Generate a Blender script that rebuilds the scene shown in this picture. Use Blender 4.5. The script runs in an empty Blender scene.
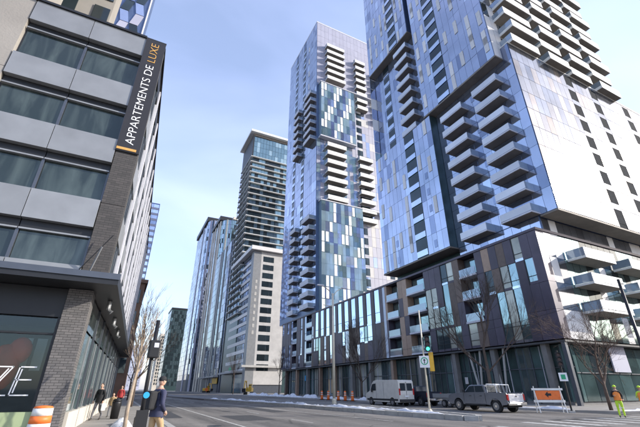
import bpy, math, random
from mathutils import Vector, Matrix
R = math.radians
S = bpy.context.scene
COL = S.collection
rng = random.Random(11)

# ------------------------------------------------------------------ camera, sky, sun, exposure
pitch, yaw = R(25.38), R(26.6)
fwd = Vector((math.sin(yaw)*math.cos(pitch), math.cos(yaw)*math.cos(pitch), math.sin(pitch)))
rgt = Vector((math.cos(yaw), -math.sin(yaw), 0)); upv = rgt.cross(fwd)
cd = bpy.data.cameras.new('camera'); cam = bpy.data.objects.new('camera', cd); COL.objects.link(cam)
cd.sensor_width = 36; cd.lens = 370/640*36; cd.clip_start = .1; cd.clip_end = 6000
m3 = Matrix((rgt, upv, -fwd)).transposed(); cam.matrix_world = Matrix.Translation((0, 0, 1.6)) @ m3.to_4x4()
S.camera = cam

SUN_EL = R(24); SUN_AZ = Vector((.88, -.475, 0))        # horizontal direction towards the sun
w = bpy.data.worlds.new('World'); S.world = w; w.use_nodes = True
nt = w.node_tree; N = nt.nodes; L = nt.links; N.clear()
out = N.new('ShaderNodeOutputWorld'); bg = N.new('ShaderNodeBackground'); sky = N.new('ShaderNodeTexSky')
sky.sky_type = 'NISHITA'; sky.sun_disc = False; sky.sun_elevation = SUN_EL
sky.sun_rotation = math.atan2(SUN_AZ.x, SUN_AZ.y); sky.air_density = 1.15; sky.dust_density = 1.2; sky.ozone_density = 1.8; sky.altitude = 50
tc = N.new('ShaderNodeTexCoord'); mp = N.new('ShaderNodeMapping'); mp.inputs['Scale'].default_value = (1.0, 1.4, 3.2); mp.inputs['Rotation'].default_value = (.2, .5, .9)
nz = N.new('ShaderNodeTexNoise'); nz.inputs['Scale'].default_value = 1.15; nz.inputs['Detail'].default_value = 5; nz.inputs['Roughness'].default_value = .42; nz.inputs['Distortion'].default_value = .3
rp = N.new('ShaderNodeValToRGB'); rp.color_ramp.elements[0].position = .40; rp.color_ramp.elements[1].position = .72
rp.color_ramp.elements[0].color = (.13, .13, .13, 1); rp.color_ramp.elements[1].color = (.36, .36, .36, 1)
mx = N.new('ShaderNodeMixRGB'); mx.inputs['Color2'].default_value = (6.8, 7.5, 11.6, 1)   # thin winter cirrus
L.new(tc.outputs['Generated'], mp.inputs['Vector']); L.new(mp.outputs[0], nz.inputs['Vector']); L.new(nz.outputs['Fac'], rp.inputs[0])
L.new(rp.outputs[0], mx.inputs['Fac']); L.new(sky.outputs[0], mx.inputs['Color1']); L.new(mx.outputs[0], bg.inputs['Color'])
bg.inputs['Strength'].default_value = .15; L.new(bg.outputs[0], out.inputs[0])
sd = bpy.data.lights.new('sun', 'SUN'); sd.energy = 3.7; sd.angle = R(.53); sd.color = (1, .94, .85)
so = bpy.data.objects.new('sun', sd); COL.objects.link(so); so.location = (60, -100, 120)
sdir = Vector((SUN_AZ.x*math.cos(SUN_EL), SUN_AZ.y*math.cos(SUN_EL), math.sin(SUN_EL)))
so.rotation_euler = sdir.to_track_quat('Z', 'Y').to_euler()
S.view_settings.view_transform = 'Standard'; S.view_settings.look = 'None'; S.view_settings.exposure = .85; S.view_settings.gamma = 1
S.view_settings.use_curve_mapping = False

# ------------------------------------------------------------------ materials
MT = {}
def mat(name, c, rough=.6, metal=0., var=.12, scale=1.5, bump=0., bscale=20., piece=0., spec=.5, emit=0., wave=0.):
    """world-space noise varies the colour; 'piece' adds a random tint per object; bump = fine relief"""
    m = bpy.data.materials.new(name); m.use_nodes = True; t = m.node_tree; n = t.nodes; l = t.links
    b = n['Principled BSDF']; b.inputs['Roughness'].default_value = rough; b.inputs['Metallic'].default_value = metal
    b.inputs['Specular IOR Level'].default_value = spec
    g = n.new('ShaderNodeNewGeometry'); no = n.new('ShaderNodeTexNoise'); no.inputs['Scale'].default_value = scale; no.inputs['Detail'].default_value = 6
    l.new(g.outputs['Position'], no.inputs['Vector'])
    mr = n.new('ShaderNodeMapRange'); mr.inputs[1].default_value = .25; mr.inputs[2].default_value = .75
    mr.inputs[3].default_value = 1-var; mr.inputs[4].default_value = 1+var; l.new(no.outputs['Fac'], mr.inputs[0])
    val = mr.outputs[0]
    if piece:
        oi = n.new('ShaderNodeObjectInfo'); mr2 = n.new('ShaderNodeMapRange'); mr2.inputs[3].default_value = 1-piece; mr2.inputs[4].default_value = 1+piece
        l.new(oi.outputs['Random'], mr2.inputs[0]); mu = n.new('ShaderNodeMath'); mu.operation = 'MULTIPLY'
        l.new(val, mu.inputs[0]); l.new(mr2.outputs[0], mu.inputs[1]); val = mu.outputs[0]
    vm = n.new('ShaderNodeVectorMath'); vm.operation = 'SCALE'; vm.inputs[0].default_value = c[:3]; l.new(val, vm.inputs['Scale'])
    l.new(vm.outputs[0], b.inputs['Base Color'])
    if bump or wave:
        n2 = n.new('ShaderNodeTexNoise'); n2.inputs['Scale'].default_value = bscale; n2.inputs['Detail'].default_value = 4 if bump else 1
        l.new(g.outputs['Position'], n2.inputs['Vector']); bp = n.new('ShaderNodeBump'); bp.inputs['Strength'].default_value = bump or wave
        bp.inputs['Distance'].default_value = .05 if bump else .02; l.new(n2.outputs['Fac'], bp.inputs['Height']); l.new(bp.outputs[0], b.inputs['Normal'])
    if emit:
        b.inputs['Emission Color'].default_value = (*c[:3], 1); b.inputs['Emission Strength'].default_value = emit
    MT[name] = m; return m
def glass(name, c, metal=.85, rough=.06, var=.1, piece=.12, wave=.12, bscale=.7): return mat(name, c, rough, metal, var, .35, 0, bscale, piece, .6, 0, wave)
glass('glass_blue', (.43, .475, .59)); glass('glass_deep', (.26, .30, .41)); glass('glass_pale', (.55, .62, .74)); glass('glass_teal', (.26, .36, .38))
glass('glass_green', (.45, .57, .58), .7); glass('glass_sky', (.62, .74, .95), .95, .04)
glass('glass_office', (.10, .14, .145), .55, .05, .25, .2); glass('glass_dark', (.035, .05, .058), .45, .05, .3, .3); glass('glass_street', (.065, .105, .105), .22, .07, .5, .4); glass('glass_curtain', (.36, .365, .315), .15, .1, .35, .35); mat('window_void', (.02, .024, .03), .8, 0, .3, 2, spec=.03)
glass('silver_panel', (.25, .26, .29), .8, .09, .3, .2, .05, .5); glass('silver_warm', (.29, .265, .25), .75, .10, .3, .22, .05, .5); glass('silver_blue', (.17, .195, .25), .85, .08, .3, .25, .05, .5); glass('rail_frost', (.56, .58, .64), .15, .3); mat('stone_grey', (.44, .43, .42), .8, 0, .12, .6); glass('glass_rail', (.30, .36, .42), .5, .08)
mat('panel_white', (.60, .585, .575), .5, 0, .06, .9, piece=.09, spec=.18); mat('panel_cream', (.53, .48, .43), .42, 0, .06, .9, piece=.10, spec=.18); mat('panel_pink', (.56, .52, .52), .42, 0, .06, .9, piece=.1, spec=.18)
mat('accent_grey', (.62, .60, .59), .45, 0, .06, 2, piece=.12); mat('accent_white', (.80, .79, .77), .4, 0, .04, 2, piece=.06)
mat('panel_lavender', (.36, .36, .44), .5, 0, .05, .5, piece=.05)
mat('clad_plum', (.058, .046, .068), .42, .15, .18, .8, piece=.22); mat('clad_beige', (.30, .205, .15), .5, 0, .12, 2, piece=.15); mat('clad_brown', (.11, .075, .06), .5, 0, .2, 2, piece=.2)
mat('frame_light', (.45, .50, .60), .4, .1); mat('frame_dark', (.022, .023, .026), .45, .3); mat('mullion', (.10, .11, .13), .4, .6)
mat('concrete', (.40, .39, .37), .75, 0, .12, 1.2, .25, 14); mat('concrete_dark', (.17, .165, .16), .8, 0, .15, 1.5, .25, 14); mat('balcony_grey', (.52, .52, .57), .6, 0, .1, 2)
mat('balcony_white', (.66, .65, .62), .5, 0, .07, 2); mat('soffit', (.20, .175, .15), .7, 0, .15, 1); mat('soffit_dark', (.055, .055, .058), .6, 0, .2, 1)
mat('core', (.06, .07, .09), .5, .2); mat('core_blue', (.10, .14, .24), .35, .5); mat('core_teal', (.05, .085, .09), .3, .5)
mat('metal_grey', (.25, .257, .265), .42, .25, .11, 1.3, piece=.08); mat('metal_pole', (.60, .55, .44), .5, .1); mat('metal_black', (.015, .015, .017), .45, .2)
mat('wall_warm', (.27, .25, .225), .8, 0, .14, .5, .2, 10); mat('wall_cream', (.52, .48, .42), .8, 0, .1, .6); mat('wall_buff', (.27, .25, .22), .8, 0, .1, .6)
mat('white_paint', (.75, .75, .74), .6, 0, .2, 3); mat('snow', (.64, .65, .68), .7, 0, .28, 1.6, .5, 9); mat('dirty_snow', (.42, .40, .38), .8, 0, .35, 1.6, .6, 9)
mat('orange', (.80, .17, .03), .5, 0, .12, 4); mat('reflective', (.75, .73, .68), .4); mat('rubber', (.018, .018, .019), .8)
mat('bark', (.085, .062, .048), .9, 0, .3, 6, .5, 30); mat('bark_red', (.105, .07, .052), .9, 0, .3, 6); mat('bark_pale', (.30, .235, .17), .9, 0, .3, 6)
mat('paint_white', (.60, .58, .53), .35, 0, .1, 2, spec=.6); mat('paint_grey', (.17, .18, .205), .25, .35, .06, 2, spec=.6); mat('paint_navy', (.025, .03, .05), .3, .3, .08, 2, spec=.6)
mat('plastic_black', (.025, .025, .027), .6); mat('car_glass', (.03, .04, .048), .12, 0, .05, 2, spec=.5); mat('chrome', (.6, .6, .6), .2, 1); mat('tail_red', (.45, .02, .02), .25, 0)
mat('rim', (.32, .32, .33), .35, .7); mat('plate', (.7, .7, .7), .5)
mat('hivis', (.50, .72, .04), .7, 0, .1, 6); mat('hivis_orange', (.85, .26, .05), .7); mat('cloth_navy', (.035, .038, .075), .85, 0, .2, 8); mat('cloth_black', (.016, .016, .018), .85, 0, .25, 8)
mat('cloth_tan', (.42, .285, .15), .85, 0, .15, 8); mat('cloth_grey', (.12, .12, .13), .85, 0, .2, 8); mat('cloth_red', (.30, .03, .03), .85); mat('skin', (.52, .31, .22), .55, 0, .06, 10); mat('hair', (.03, .02, .014), .7)
mat('shoe', (.03, .025, .02), .6); mat('gold', (.62, .34, .09), .45, .2); mat('yellow', (.62, .36, .03), .5, 0, .15, 3); mat('sign_green', (.02, .35, .16), .4); mat('blue_sign', (.02, .32, .62), .4)
mat('lamp_green', (.05, .9, .55), .4, emit=2.2); mat('lamp_off', (.06, .015, .012), .3); mat('banner', (.02, .018, .02), .5); mat('letter_white', (.8, .8, .8), .5)
mat('shop_red', (.62, .05, .025), .5, 0, .35, 1.6); mat('shop_green', (.30, .36, .20), .6); mat('brown_brick_far', (.17, .105, .075), .85, 0, .25, .6, .3, 3)

def asphalt():
    m = mat('asphalt', (.15, .138, .125), .82, 0, .0, 1, .35, 60); t = m.node_tree; n = t.nodes; l = t.links; b = n['Principled BSDF']
    g = n.new('ShaderNodeNewGeometry'); mp = n.new('ShaderNodeMapping'); mp.inputs['Scale'].default_value = (1, .12, 1); l.new(g.outputs['Position'], mp.inputs[0])
    a = n.new('ShaderNodeTexNoise'); a.inputs['Scale'].default_value = .55; a.inputs['Detail'].default_value = 8; a.inputs['Roughness'].default_value = .62; l.new(mp.outputs[0], a.inputs['Vector'])
    c = n.new('ShaderNodeTexNoise'); c.inputs['Scale'].default_value = 9; c.inputs['Detail'].default_value = 8; l.new(g.outputs['Position'], c.inputs['Vector'])
    r = n.new('ShaderNodeValToRGB'); r.color_ramp.elements[0].position = .3; r.color_ramp.elements[1].position = .72
    r.color_ramp.elements[0].color = (.06, .056, .053, 1); r.color_ramp.elements[1].color = (.235, .217, .195, 1); l.new(a.outputs['Fac'], r.inputs[0])
    v = n.new('ShaderNodeTexVoronoi'); v.feature = 'DISTANCE_TO_EDGE'; v.inputs['Scale'].default_value = .23; l.new(g.outputs['Position'], v.inputs['Vector'])
    cr = n.new('ShaderNodeMapRange'); cr.inputs[1].default_value = 0; cr.inputs[2].default_value = .012; cr.inputs[3].default_value = .45; cr.inputs[4].default_value = 1; l.new(v.outputs['Distance'], cr.inputs[0])
    mr = n.new('ShaderNodeMapRange'); mr.inputs[3].default_value = .7; mr.inputs[4].default_value = 1.3; l.new(c.outputs['Fac'], mr.inputs[0])
    mu = n.new('ShaderNodeMath'); mu.operation = 'MULTIPLY'; l.new(mr.outputs[0], mu.inputs[0]); l.new(cr.outputs[0], mu.inputs[1])
    vm = n.new('ShaderNodeVectorMath'); vm.operation = 'SCALE'; l.new(r.outputs[0], vm.inputs[0]); l.new(mu.outputs[0], vm.inputs['Scale']); l.new(vm.outputs[0], b.inputs['Base Color'])
asphalt()
def brick(name, c1, c2, cm, sx, sz):
    m = mat(name, c1, .85, 0, 0); t = m.node_tree; n = t.nodes; l = t.links; b = n['Principled BSDF']
    g = n.new('ShaderNodeNewGeometry'); sp = n.new('ShaderNodeSeparateXYZ'); l.new(g.outputs['Position'], sp.inputs[0])
    ad = n.new('ShaderNodeMath'); l.new(sp.outputs[0], ad.inputs[0]); l.new(sp.outputs[1], ad.inputs[1]); cb = n.new('ShaderNodeCombineXYZ'); l.new(ad.outputs[0], cb.inputs[0]); l.new(sp.outputs[2], cb.inputs[1])
    bt = n.new('ShaderNodeTexBrick'); bt.inputs['Scale'].default_value = 1; bt.inputs['Brick Width'].default_value = sx; bt.inputs['Row Height'].default_value = sz; bt.inputs['Mortar Size'].default_value = .008
    bt.inputs['Color1'].default_value = (*c1, 1); bt.inputs['Color2'].default_value = (*c2, 1); bt.inputs['Mortar'].default_value = (*cm, 1); l.new(cb.outputs[0], bt.inputs['Vector']); l.new(bt.outputs['Color'], b.inputs['Base Color'])
    bp = n.new('ShaderNodeBump'); bp.inputs['Strength'].default_value = .6; bp.inputs['Distance'].default_value = .01; bp.invert = True; l.new(bt.outputs['Fac'], bp.inputs['Height']); l.new(bp.outputs[0], b.inputs['Normal'])
brick('brick_grey', (.15, .14, .135), (.105, .10, .098), (.045, .043, .042), .23, .085); brick('brick_charcoal', (.075, .068, .066), (.052, .049, .048), (.03, .03, .03), .3, .1)
def shopglass():
    m = bpy.data.materials.new('shop_glass'); m.use_nodes = True; t = m.node_tree; n = t.nodes; l = t.links; n.clear()
    o = n.new('ShaderNodeOutputMaterial'); gl = n.new('ShaderNodeBsdfGlossy'); gl.inputs['Roughness'].default_value = .03; gl.inputs['Color'].default_value = (.8, .88, .9, 1)
    tr = n.new('ShaderNodeBsdfTransparent'); tr.inputs['Color'].default_value = (.75, .82, .82, 1); fr = n.new('ShaderNodeFresnel'); fr.inputs['IOR'].default_value = 1.5
    mi = n.new('ShaderNodeMixShader'); l.new(fr.outputs[0], mi.inputs[0]); l.new(tr.outputs[0], mi.inputs[1]); l.new(gl.outputs[0], mi.inputs[2]); l.new(mi.outputs[0], o.inputs[0]); MT['shop_glass'] = m
shopglass()
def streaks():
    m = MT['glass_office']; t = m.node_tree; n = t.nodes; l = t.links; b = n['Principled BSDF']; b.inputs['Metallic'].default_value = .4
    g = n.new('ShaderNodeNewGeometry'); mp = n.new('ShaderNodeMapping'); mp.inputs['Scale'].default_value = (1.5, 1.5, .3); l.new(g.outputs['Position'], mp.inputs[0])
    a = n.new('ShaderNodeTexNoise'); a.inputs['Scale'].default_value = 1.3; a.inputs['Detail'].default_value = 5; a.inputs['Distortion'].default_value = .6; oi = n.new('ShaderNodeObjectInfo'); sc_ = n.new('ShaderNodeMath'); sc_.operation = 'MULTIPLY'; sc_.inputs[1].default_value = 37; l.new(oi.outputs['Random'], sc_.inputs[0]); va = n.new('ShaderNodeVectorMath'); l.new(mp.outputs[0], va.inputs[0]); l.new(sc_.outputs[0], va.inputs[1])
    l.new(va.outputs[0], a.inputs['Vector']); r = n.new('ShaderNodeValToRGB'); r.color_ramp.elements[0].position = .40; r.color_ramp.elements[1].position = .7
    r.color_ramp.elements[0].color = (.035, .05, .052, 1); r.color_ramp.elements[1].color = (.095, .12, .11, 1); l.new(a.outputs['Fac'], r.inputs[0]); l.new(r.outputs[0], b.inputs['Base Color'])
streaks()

# ------------------------------------------------------------------ helpers
WM = {}
def link(name, data, parent=None, M=None, local=False):
    o = bpy.data.objects.new(name, data); COL.objects.link(o); M = M or Matrix.Identity(4)
    if parent is not None:
        o.parent = parent
        if not local: o.matrix_parent_inverse = WM[parent.name].inverted()
    o.matrix_basis = M; WM[o.name] = (WM[parent.name] @ M) if (parent is not None and local) else M
    return o
def tag(o, label, cat, group=None):
    o['label'] = label; o['category'] = cat
    if group: o['group'] = group
    return o
def thing(name, label, cat, loc=(0, 0, 0), rz=0, group=None):
    return tag(link(name, None, None, Matrix.Translation(loc) @ Matrix.Rotation(rz, 4, 'Z')), label, cat, group)
class MB:
    def __init__(s): s.v = []; s.f = []; s.m = []; s.k = 0
    def face(s, pts, k=None): i = len(s.v); s.v += [tuple(p) for p in pts]; s.f.append(list(range(i, i+len(pts)))); s.m.append(s.k if k is None else k); return s
    def hexa(s, P, k=None):
        i = len(s.v); s.v += [tuple(p) for p in P]
        for q in ((0, 3, 2, 1), (4, 5, 6, 7), (0, 1, 5, 4), (1, 2, 6, 5), (2, 3, 7, 6), (3, 0, 4, 7)): s.f.append([i+a for a in q]); s.m.append(s.k if k is None else k)
        return s
    def box(s, x0, x1, y0, y1, z0, z1, k=None): return s.hexa([(x0, y0, z0), (x1, y0, z0), (x1, y1, z0), (x0, y1, z0), (x0, y0, z1), (x1, y0, z1), (x1, y1, z1), (x0, y1, z1)], k)
    def tube(s, pts, rad, n=8, k=None, cap=True):
        P = [Vector(p) for p in pts]; rad = rad if isinstance(rad, (list, tuple)) else [rad]*len(P); rings = []
        for j, p in enumerate(P):
            d = (P[min(j+1, len(P)-1)]-P[max(j-1, 0)]).normalized(); a = d.orthogonal().normalized() if abs(d.z) < .9 else Vector((1, 0, 0)); a = (a-d*a.dot(d)).normalized(); b = d.cross(a)
            i = len(s.v); rings.append(i)
            for q in range(n): t = 2*math.pi*q/n; s.v.append(tuple(p+(a*math.cos(t)+b*math.sin(t))*rad[j]))
        kk = s.k if k is None else k
        for j in range(len(P)-1):
            for q in range(n): s.f.append([rings[j]+q, rings[j]+(q+1) % n, rings[j+1]+(q+1) % n, rings[j+1]+q]); s.m.append(kk)
        if cap: s.f.append([rings[0]+q for q in range(n)][::-1]); s.m.append(kk); s.f.append([rings[-1]+q for q in range(n)]); s.m.append(kk)
        return s
    def lathe(s, prof, c=(0, 0, 0), n=14, k=None): return s.tube([(c[0], c[1], c[2]+z) for r, z in prof], [r for r, z in prof], n, k)
    def prism(s, poly, x0, x1, k=None):      # poly in (y,z) extruded along x
        i = len(s.v); n = len(poly); s.v += [(x0, y, z) for y, z in poly]+[(x1, y, z) for y, z in poly]; kk = s.k if k is None else k
        s.f += [[i+q for q in range(n)], [i+n+q for q in range(n)][::-1]]; s.m += [kk, kk]
        for q in range(n): s.f.append([i+q, i+n+q, i+n+(q+1) % n, i+(q+1) % n]); s.m.append(kk)
        return s
    def ell(s, c, r, nu=12, nv=8, k=None):
        i = len(s.v); kk = s.k if k is None else k
        for a in range(nv+1):
            t = math.pi*a/nv
            for q in range(nu): p = 2*math.pi*q/nu; s.v.append((c[0]+r[0]*math.sin(t)*math.cos(p), c[1]+r[1]*math.sin(t)*math.sin(p), c[2]+r[2]*math.cos(t)))
        for a in range(nv):
            for q in range(nu): s.f.append([i+a*nu+q, i+(a+1)*nu+q, i+(a+1)*nu+(q+1) % nu, i+a*nu+(q+1) % nu]); s.m.append(kk)
        return s
    def mesh(s, name, mats, smooth=False):
        me = bpy.data.meshes.new(name); me.from_pydata(s.v, [], s.f); mats = [mats] if isinstance(mats, str) else mats
        for a in mats: me.materials.append(MT[a])
        me.polygons.foreach_set('material_index', s.m)
        if smooth: me.polygons.foreach_set('use_smooth', [True]*len(s.f))
        me.update(); return me
    def build(s, name, mats, parent=None, smooth=False, local=True, bevel=0, M=None):
        o = link(name, s.mesh(name, mats, smooth), parent, M, local)
        if bevel: b = o.modifiers.new('bevel', 'BEVEL'); b.width = bevel; b.segments = 2; b.limit_method = 'ANGLE'
        return o
CM = {}
def boxmesh(w_, t_, h_, m):
    key = (round(w_, 3), round(t_, 3), round(h_, 3), m)
    if key not in CM: CM[key] = MB().box(-w_/2, w_/2, -t_/2, t_/2, -h_/2, h_/2).mesh('piece_'+m, m)
    return CM[key]
class Face:
    def __init__(s, x, y, ux, uy):
        s.O = Vector((x, y, 0)); s.u = Vector((ux, uy, 0)).normalized(); s.n = Vector((s.u.y, -s.u.x, 0)); s.a = math.atan2(s.u.y, s.u.x)
    def pt(s, a, z, d=0): p = s.O+s.u*a+s.n*d; return Vector((p.x, p.y, z))
def piece(parent, name, F, u0, u1, z0, z1, d0, d1, m, tilt=0., stuff=False):
    """one box on a facade: u along it, z up, d outward"""
    c = F.pt((u0+u1)/2, (z0+z1)/2, (d0+d1)/2); M = Matrix.Translation(c) @ Matrix.Rotation(F.a, 4, 'Z')
    if tilt: M = M @ Matrix.Rotation(rng.gauss(0, tilt), 4, 'X') @ Matrix.Rotation(rng.gauss(0, tilt), 4, 'Z')
    o = link(name, boxmesh(u1-u0, d1-d0, z1-z0, m), parent, M)
    if stuff: o['kind'] = 'stuff'
    return o
def pick(ws):
    t = rng.random()*sum(b for a, b in ws)
    for a, b in ws:
        t -= b
        if t <= 0: return a
    return ws[-1][0]
def panes(parent, name, F, u0, u1, z0, z1, nu, nz_, ws, gap=.05, d0=0, d1=.06, single=False, skip=None, tilt=.004):
    """glazing grid: single pieces, or one joined part where the panes are too small to pick apart"""
    b = MB(); mats = [a for a, q in ws]; du = (u1-u0)/nu; dz = (z1-z0)/nz_
    for i in range(nu):
        for j in range(nz_):
            if skip and skip(u0+(i+.5)*du, z0+(j+.5)*dz): continue
            m = pick(ws); a0, a1 = u0+i*du+gap/2, u0+(i+1)*du-gap/2; c0, c1 = z0+j*dz+gap/2, z0+(j+1)*dz-gap/2
            if single: piece(parent, name, F, a0, a1, c0, c1, d0, d1, m, tilt)
            else:
                t1, t2 = rng.gauss(0, tilt)*du, rng.gauss(0, tilt)*dz
                P = [F.pt(a0, c0, d0), F.pt(a1, c0, d0), F.pt(a1, c0, d1+t1+t2), F.pt(a0, c0, d1-t1+t2), F.pt(a0, c1, d0), F.pt(a1, c1, d0), F.pt(a1, c1, d1+t1-t2), F.pt(a0, c1, d1-t1-t2)]
                b.hexa(P, mats.index(m))
    if not single and b.v:
        o = b.build(name, mats, parent, local=False); o['kind'] = 'stuff'; return o
def wall(parent, name, x0, x1, y0, y1, z0, z1, m): return MB().box(x0, x1, y0, y1, z0, z1).build(name, m, parent, local=False)
def balcony(parent, F, u0, u1, z, depth, slab='balcony_grey', rail='balcony_grey', side='glass_rail', door='glass_dark', h=2.9, th=.24, doorw=.8):
    s = piece(parent, 'balcony', F, u0, u1, z, z+th, 0, depth, slab)
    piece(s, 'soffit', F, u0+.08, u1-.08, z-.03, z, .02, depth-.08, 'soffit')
    piece(s, 'railing', F, u0, u1, z+th+.06, z+th+1.0, depth-.07, depth-.01, rail)
    piece(s, 'railing', F, u0, u0+.05, z+th+.02, z+th+1.0, .02, depth-.09, side); piece(s, 'railing', F, u1-.05, u1, z+th+.02, z+th+1.0, .02, depth-.09, side)
    if door: piece(parent, 'balcony_door', F, (u0+u1)/2-(u1-u0)*doorw/2, (u0+u1)/2+(u1-u0)*doorw/2, z+th+.05, z+h-.25, .0, .08, door)
    return s
def loggia(parent, F, u0, u1, z, h, d=.09, rail='glass_pale'):
    """a dark opening with a glass guard across its lower part"""
    o = piece(parent, 'window', F, u0, u1, z+.15, z+h-.12, .0, d, 'glass_dark')
    piece(o, 'guard', F, u0+.03, u1-.03, z+.18, z+1.15, d+.01, d+.05, rail)

# ------------------------------------------------------------------ ground, road, pavements
def struct(name, b, m, parent=None):
    o = b.build(name, m, parent)
    if parent is None: o['kind'] = 'structure'
    return o
def sheet(poly, z, b=None): b = b or MB(); return b.face([(x, y, z) for x, y in poly])
struct('ground', sheet([(-2500, -2500), (2500, -2500), (2500, 2500), (-2500, 2500)], -.16), 'concrete_dark')
road = struct('road', sheet([(-140, -120), (140, -120), (140, 16.5), (140, 16.6), (31.6, 16.6), (31.6, 900), (2.7, 900), (2.7, 12), (2.7, -3), (-140, -3)], 0), 'asphalt')
def slab(name, poly, z, m, depth=.2):
    b = MB(); n = len(poly); b.face([(x, y, z) for x, y in poly])
    for i in range(n):
        (x0, y0), (x1, y1) = poly[i], poly[(i+1) % n]; b.face([(x0, y0, z-depth), (x1, y1, z-depth), (x1, y1, z), (x0, y0, z)])
    return struct(name, b, m)
mat('pavement', (.26, .24, .215), .85, 0, .22, .7, .3, 30); mat('kerb', (.36, .35, .33), .85, 0, .2, 2, .3, 20); mat('paint_line', (.38, .37, .345), .8, 0, .6, 5)
sl = slab('pavement_left', [(-60, -2.7), (2.3, -2.7), (2.3, 700), (-60, 700)], .14, 'pavement')
sr = slab('pavement_right', [(31.95, 700), (31.95, 20), (33.2, 17.6), (35, 16.95), (135, 16.95), (135, 700)], .14, 'pavement')
for i in range(60): MB().box(2.31, 2.62, -2+i*2.4, -2+i*2.4+2.37, -.05, .15).build('kerb_stone', 'kerb', sl)
for i in range(50): MB().box(31.6, 31.94, 20+i*2.4, 20+i*2.4+2.37, -.05, .15).build('kerb_stone', 'kerb', sr)
MEDL = [(17.9, 17.6), (17.2, 24), (16.6, 32), (15.9, 43), (14.4, 55), (12.9, 66), (11.0, 90), (9.5, 140)]
MEDR = [(19.0, 17.6), (20.0, 22), (21.4, 32), (21.6, 43), (20.6, 55), (19.0, 66), (16.0, 90), (14.0, 140)]
med = slab('median', MEDL[::-1]+[(18.4, 17.0)]+MEDR, .21, 'concrete_dark')
# granite kerb stones round the median nose and along its near edge
def along(P, step):
    o = []; 
    for (x0, y0), (x1, y1) in zip(P, P[1:]):
        n = max(1, round(math.hypot(x1-x0, y1-y0)/step))
        for i in range(n): o.append(((x0+(x1-x0)*i/n, y0+(y1-y0)*i/n), (x0+(x1-x0)*(i+1)/n, y0+(y1-y0)*(i+1)/n)))
    return o
for P in ([(18.4, 17.0)]+MEDL[:6], [(18.4, 17.0)]+MEDR[:6]):
    for (a, b_) in along(P, 1.4):
        d = Vector((b_[0]-a[0], b_[1]-a[1], 0)); l_ = d.length; d.normalize(); p = Vector((-d.y, d.x, 0))*.16; q = d*.015; A = Vector((*a, 0))+q; B = Vector((*b_, 0))-q; z = .25+rng.uniform(-.012, .012)
        MB().hexa([A-p, B-p, B+p, A+p, *[v+Vector((0, 0, z)) for v in (A-p, B-p, B+p, A+p)]]).build('kerb_stone', 'kerb', med)
def stripe(x0, y0, x1, y1, wd, name='lane_line', z=.005):
    d = Vector((x1-x0, y1-y0, 0)).normalized(); p = Vector((-d.y, d.x, 0))*wd/2
    MB().face([Vector((x0, y0, z))-p, Vector((x1, y1, z))-p, Vector((x1, y1, z))+p, Vector((x0, y0, z))+p][::1]).build(name, 'paint_line', road)
stripe(5.75, 14.6, 5.75, 150, .16); stripe(14.0, 19, 11.2, 60, .14)
for i in range(9): stripe(9.6, 20+i*9, 9.6, 23+i*9, .12)
for i in range(12): stripe(26+.1, 44+i*9, 26+.1, 47+i*9, .12)
for i in range(14): stripe(3.6+i*1.0, 12.2, 3.6+i*1.0, 14.4, .42, 'crosswalk_bar')
for i in range(7): stripe(19.8+i*1.7, 12.2, 19.8+i*1.7+.1, 15.4, .6, 'crosswalk_bar')  # worn bars painted broad and pale in place of sunlight streaks off the glass
for i in range(6): stripe(34.5, 14.2-i*1.0, 37.5, 14.2-i*1.0, .45, 'crosswalk_bar')

for (x_, y_) in ((4.6, 20.5), (8.2, 33), (24, 29)): MB().tube([(x_, y_, -.02), (x_, y_, .008)], .34, 20).build('manhole_cover', 'metal_black', road)
mat('tar_patch', (.045, .043, .042), .7, 0, .3, 3, .3, 40)
for P in ([(6.6, 23), (8.6, 22.8), (8.7, 27.5), (6.5, 27.9)], [(11, 30), (12.4, 30.2), (12.2, 41), (10.9, 40)], [(22.6, 14), (25.4, 14.2), (25.3, 15.9), (22.5, 15.8)], [(3.1, 27), (4.1, 27), (4.2, 36), (3.2, 36)]): sheet(P, .0035).build('asphalt_patch', 'tar_patch', road)
def snowbank(name, pts, width, height, label, m='snow', seed=1, top=.14):
    """lumpy ridge of ploughed snow along a line"""
    r = random.Random(seed); b = MB(); n = 9; L_ = along(pts, .35); rows = []; ph = r.uniform(0, 9)
    for i, (p0, p1) in enumerate(L_):
        d = Vector((p1[0]-p0[0], p1[1]-p0[1], 0)).normalized(); nn = Vector((-d.y, d.x, 0)); s = i*.35
        e = min(1, i/4, (len(L_)-1-i)/4); hh = height*max(0, (.55+.45*math.sin(s*.7+ph)+.3*math.sin(s*1.9+2*ph)))*e; ww = width*(.75+.25*math.sin(s*.9+ph))*(.3+.7*e); row = []
        for j in range(n):
            t = j/(n-1)*2-1; z = max(0, hh*(1-t*t)**.7+r.uniform(-.03, .03)*(1-abs(t))*3*(e > 0)); v = Vector((p0[0], p0[1], top-.012+z*1.0+(.02 if abs(t) < 1 else 0)))+nn*(t*ww/2)
            row.append(len(b.v)); b.v.append(tuple(v))
        rows.append(row)
    for a, c in zip(rows, rows[1:]):
        for j in range(n-1): b.f.append([a[j], c[j], c[j+1], a[j+1]]); b.m.append(0)
    o = b.build(name, m, None, True); o['kind'] = 'stuff'; o['label'] = label; o['category'] = 'snow'; return o
snowbank('snow_bank', [(32.4, 42), (32.4, 66)], 1.0, .3, 'low white snow bank along the kerb behind the orange cones', seed=3)
snowbank('snow_bank', [(32.6, 66), (32.8, 110)], 1.6, .55, 'lumpy white snow bank along the far kerb below the white building', seed=5)
snowbank('snow_bank', [(32.4, 20.4), (32.4, 33)], .8, .2, 'thin strip of snow on the kerb beside the grey pickup', seed=8)
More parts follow.
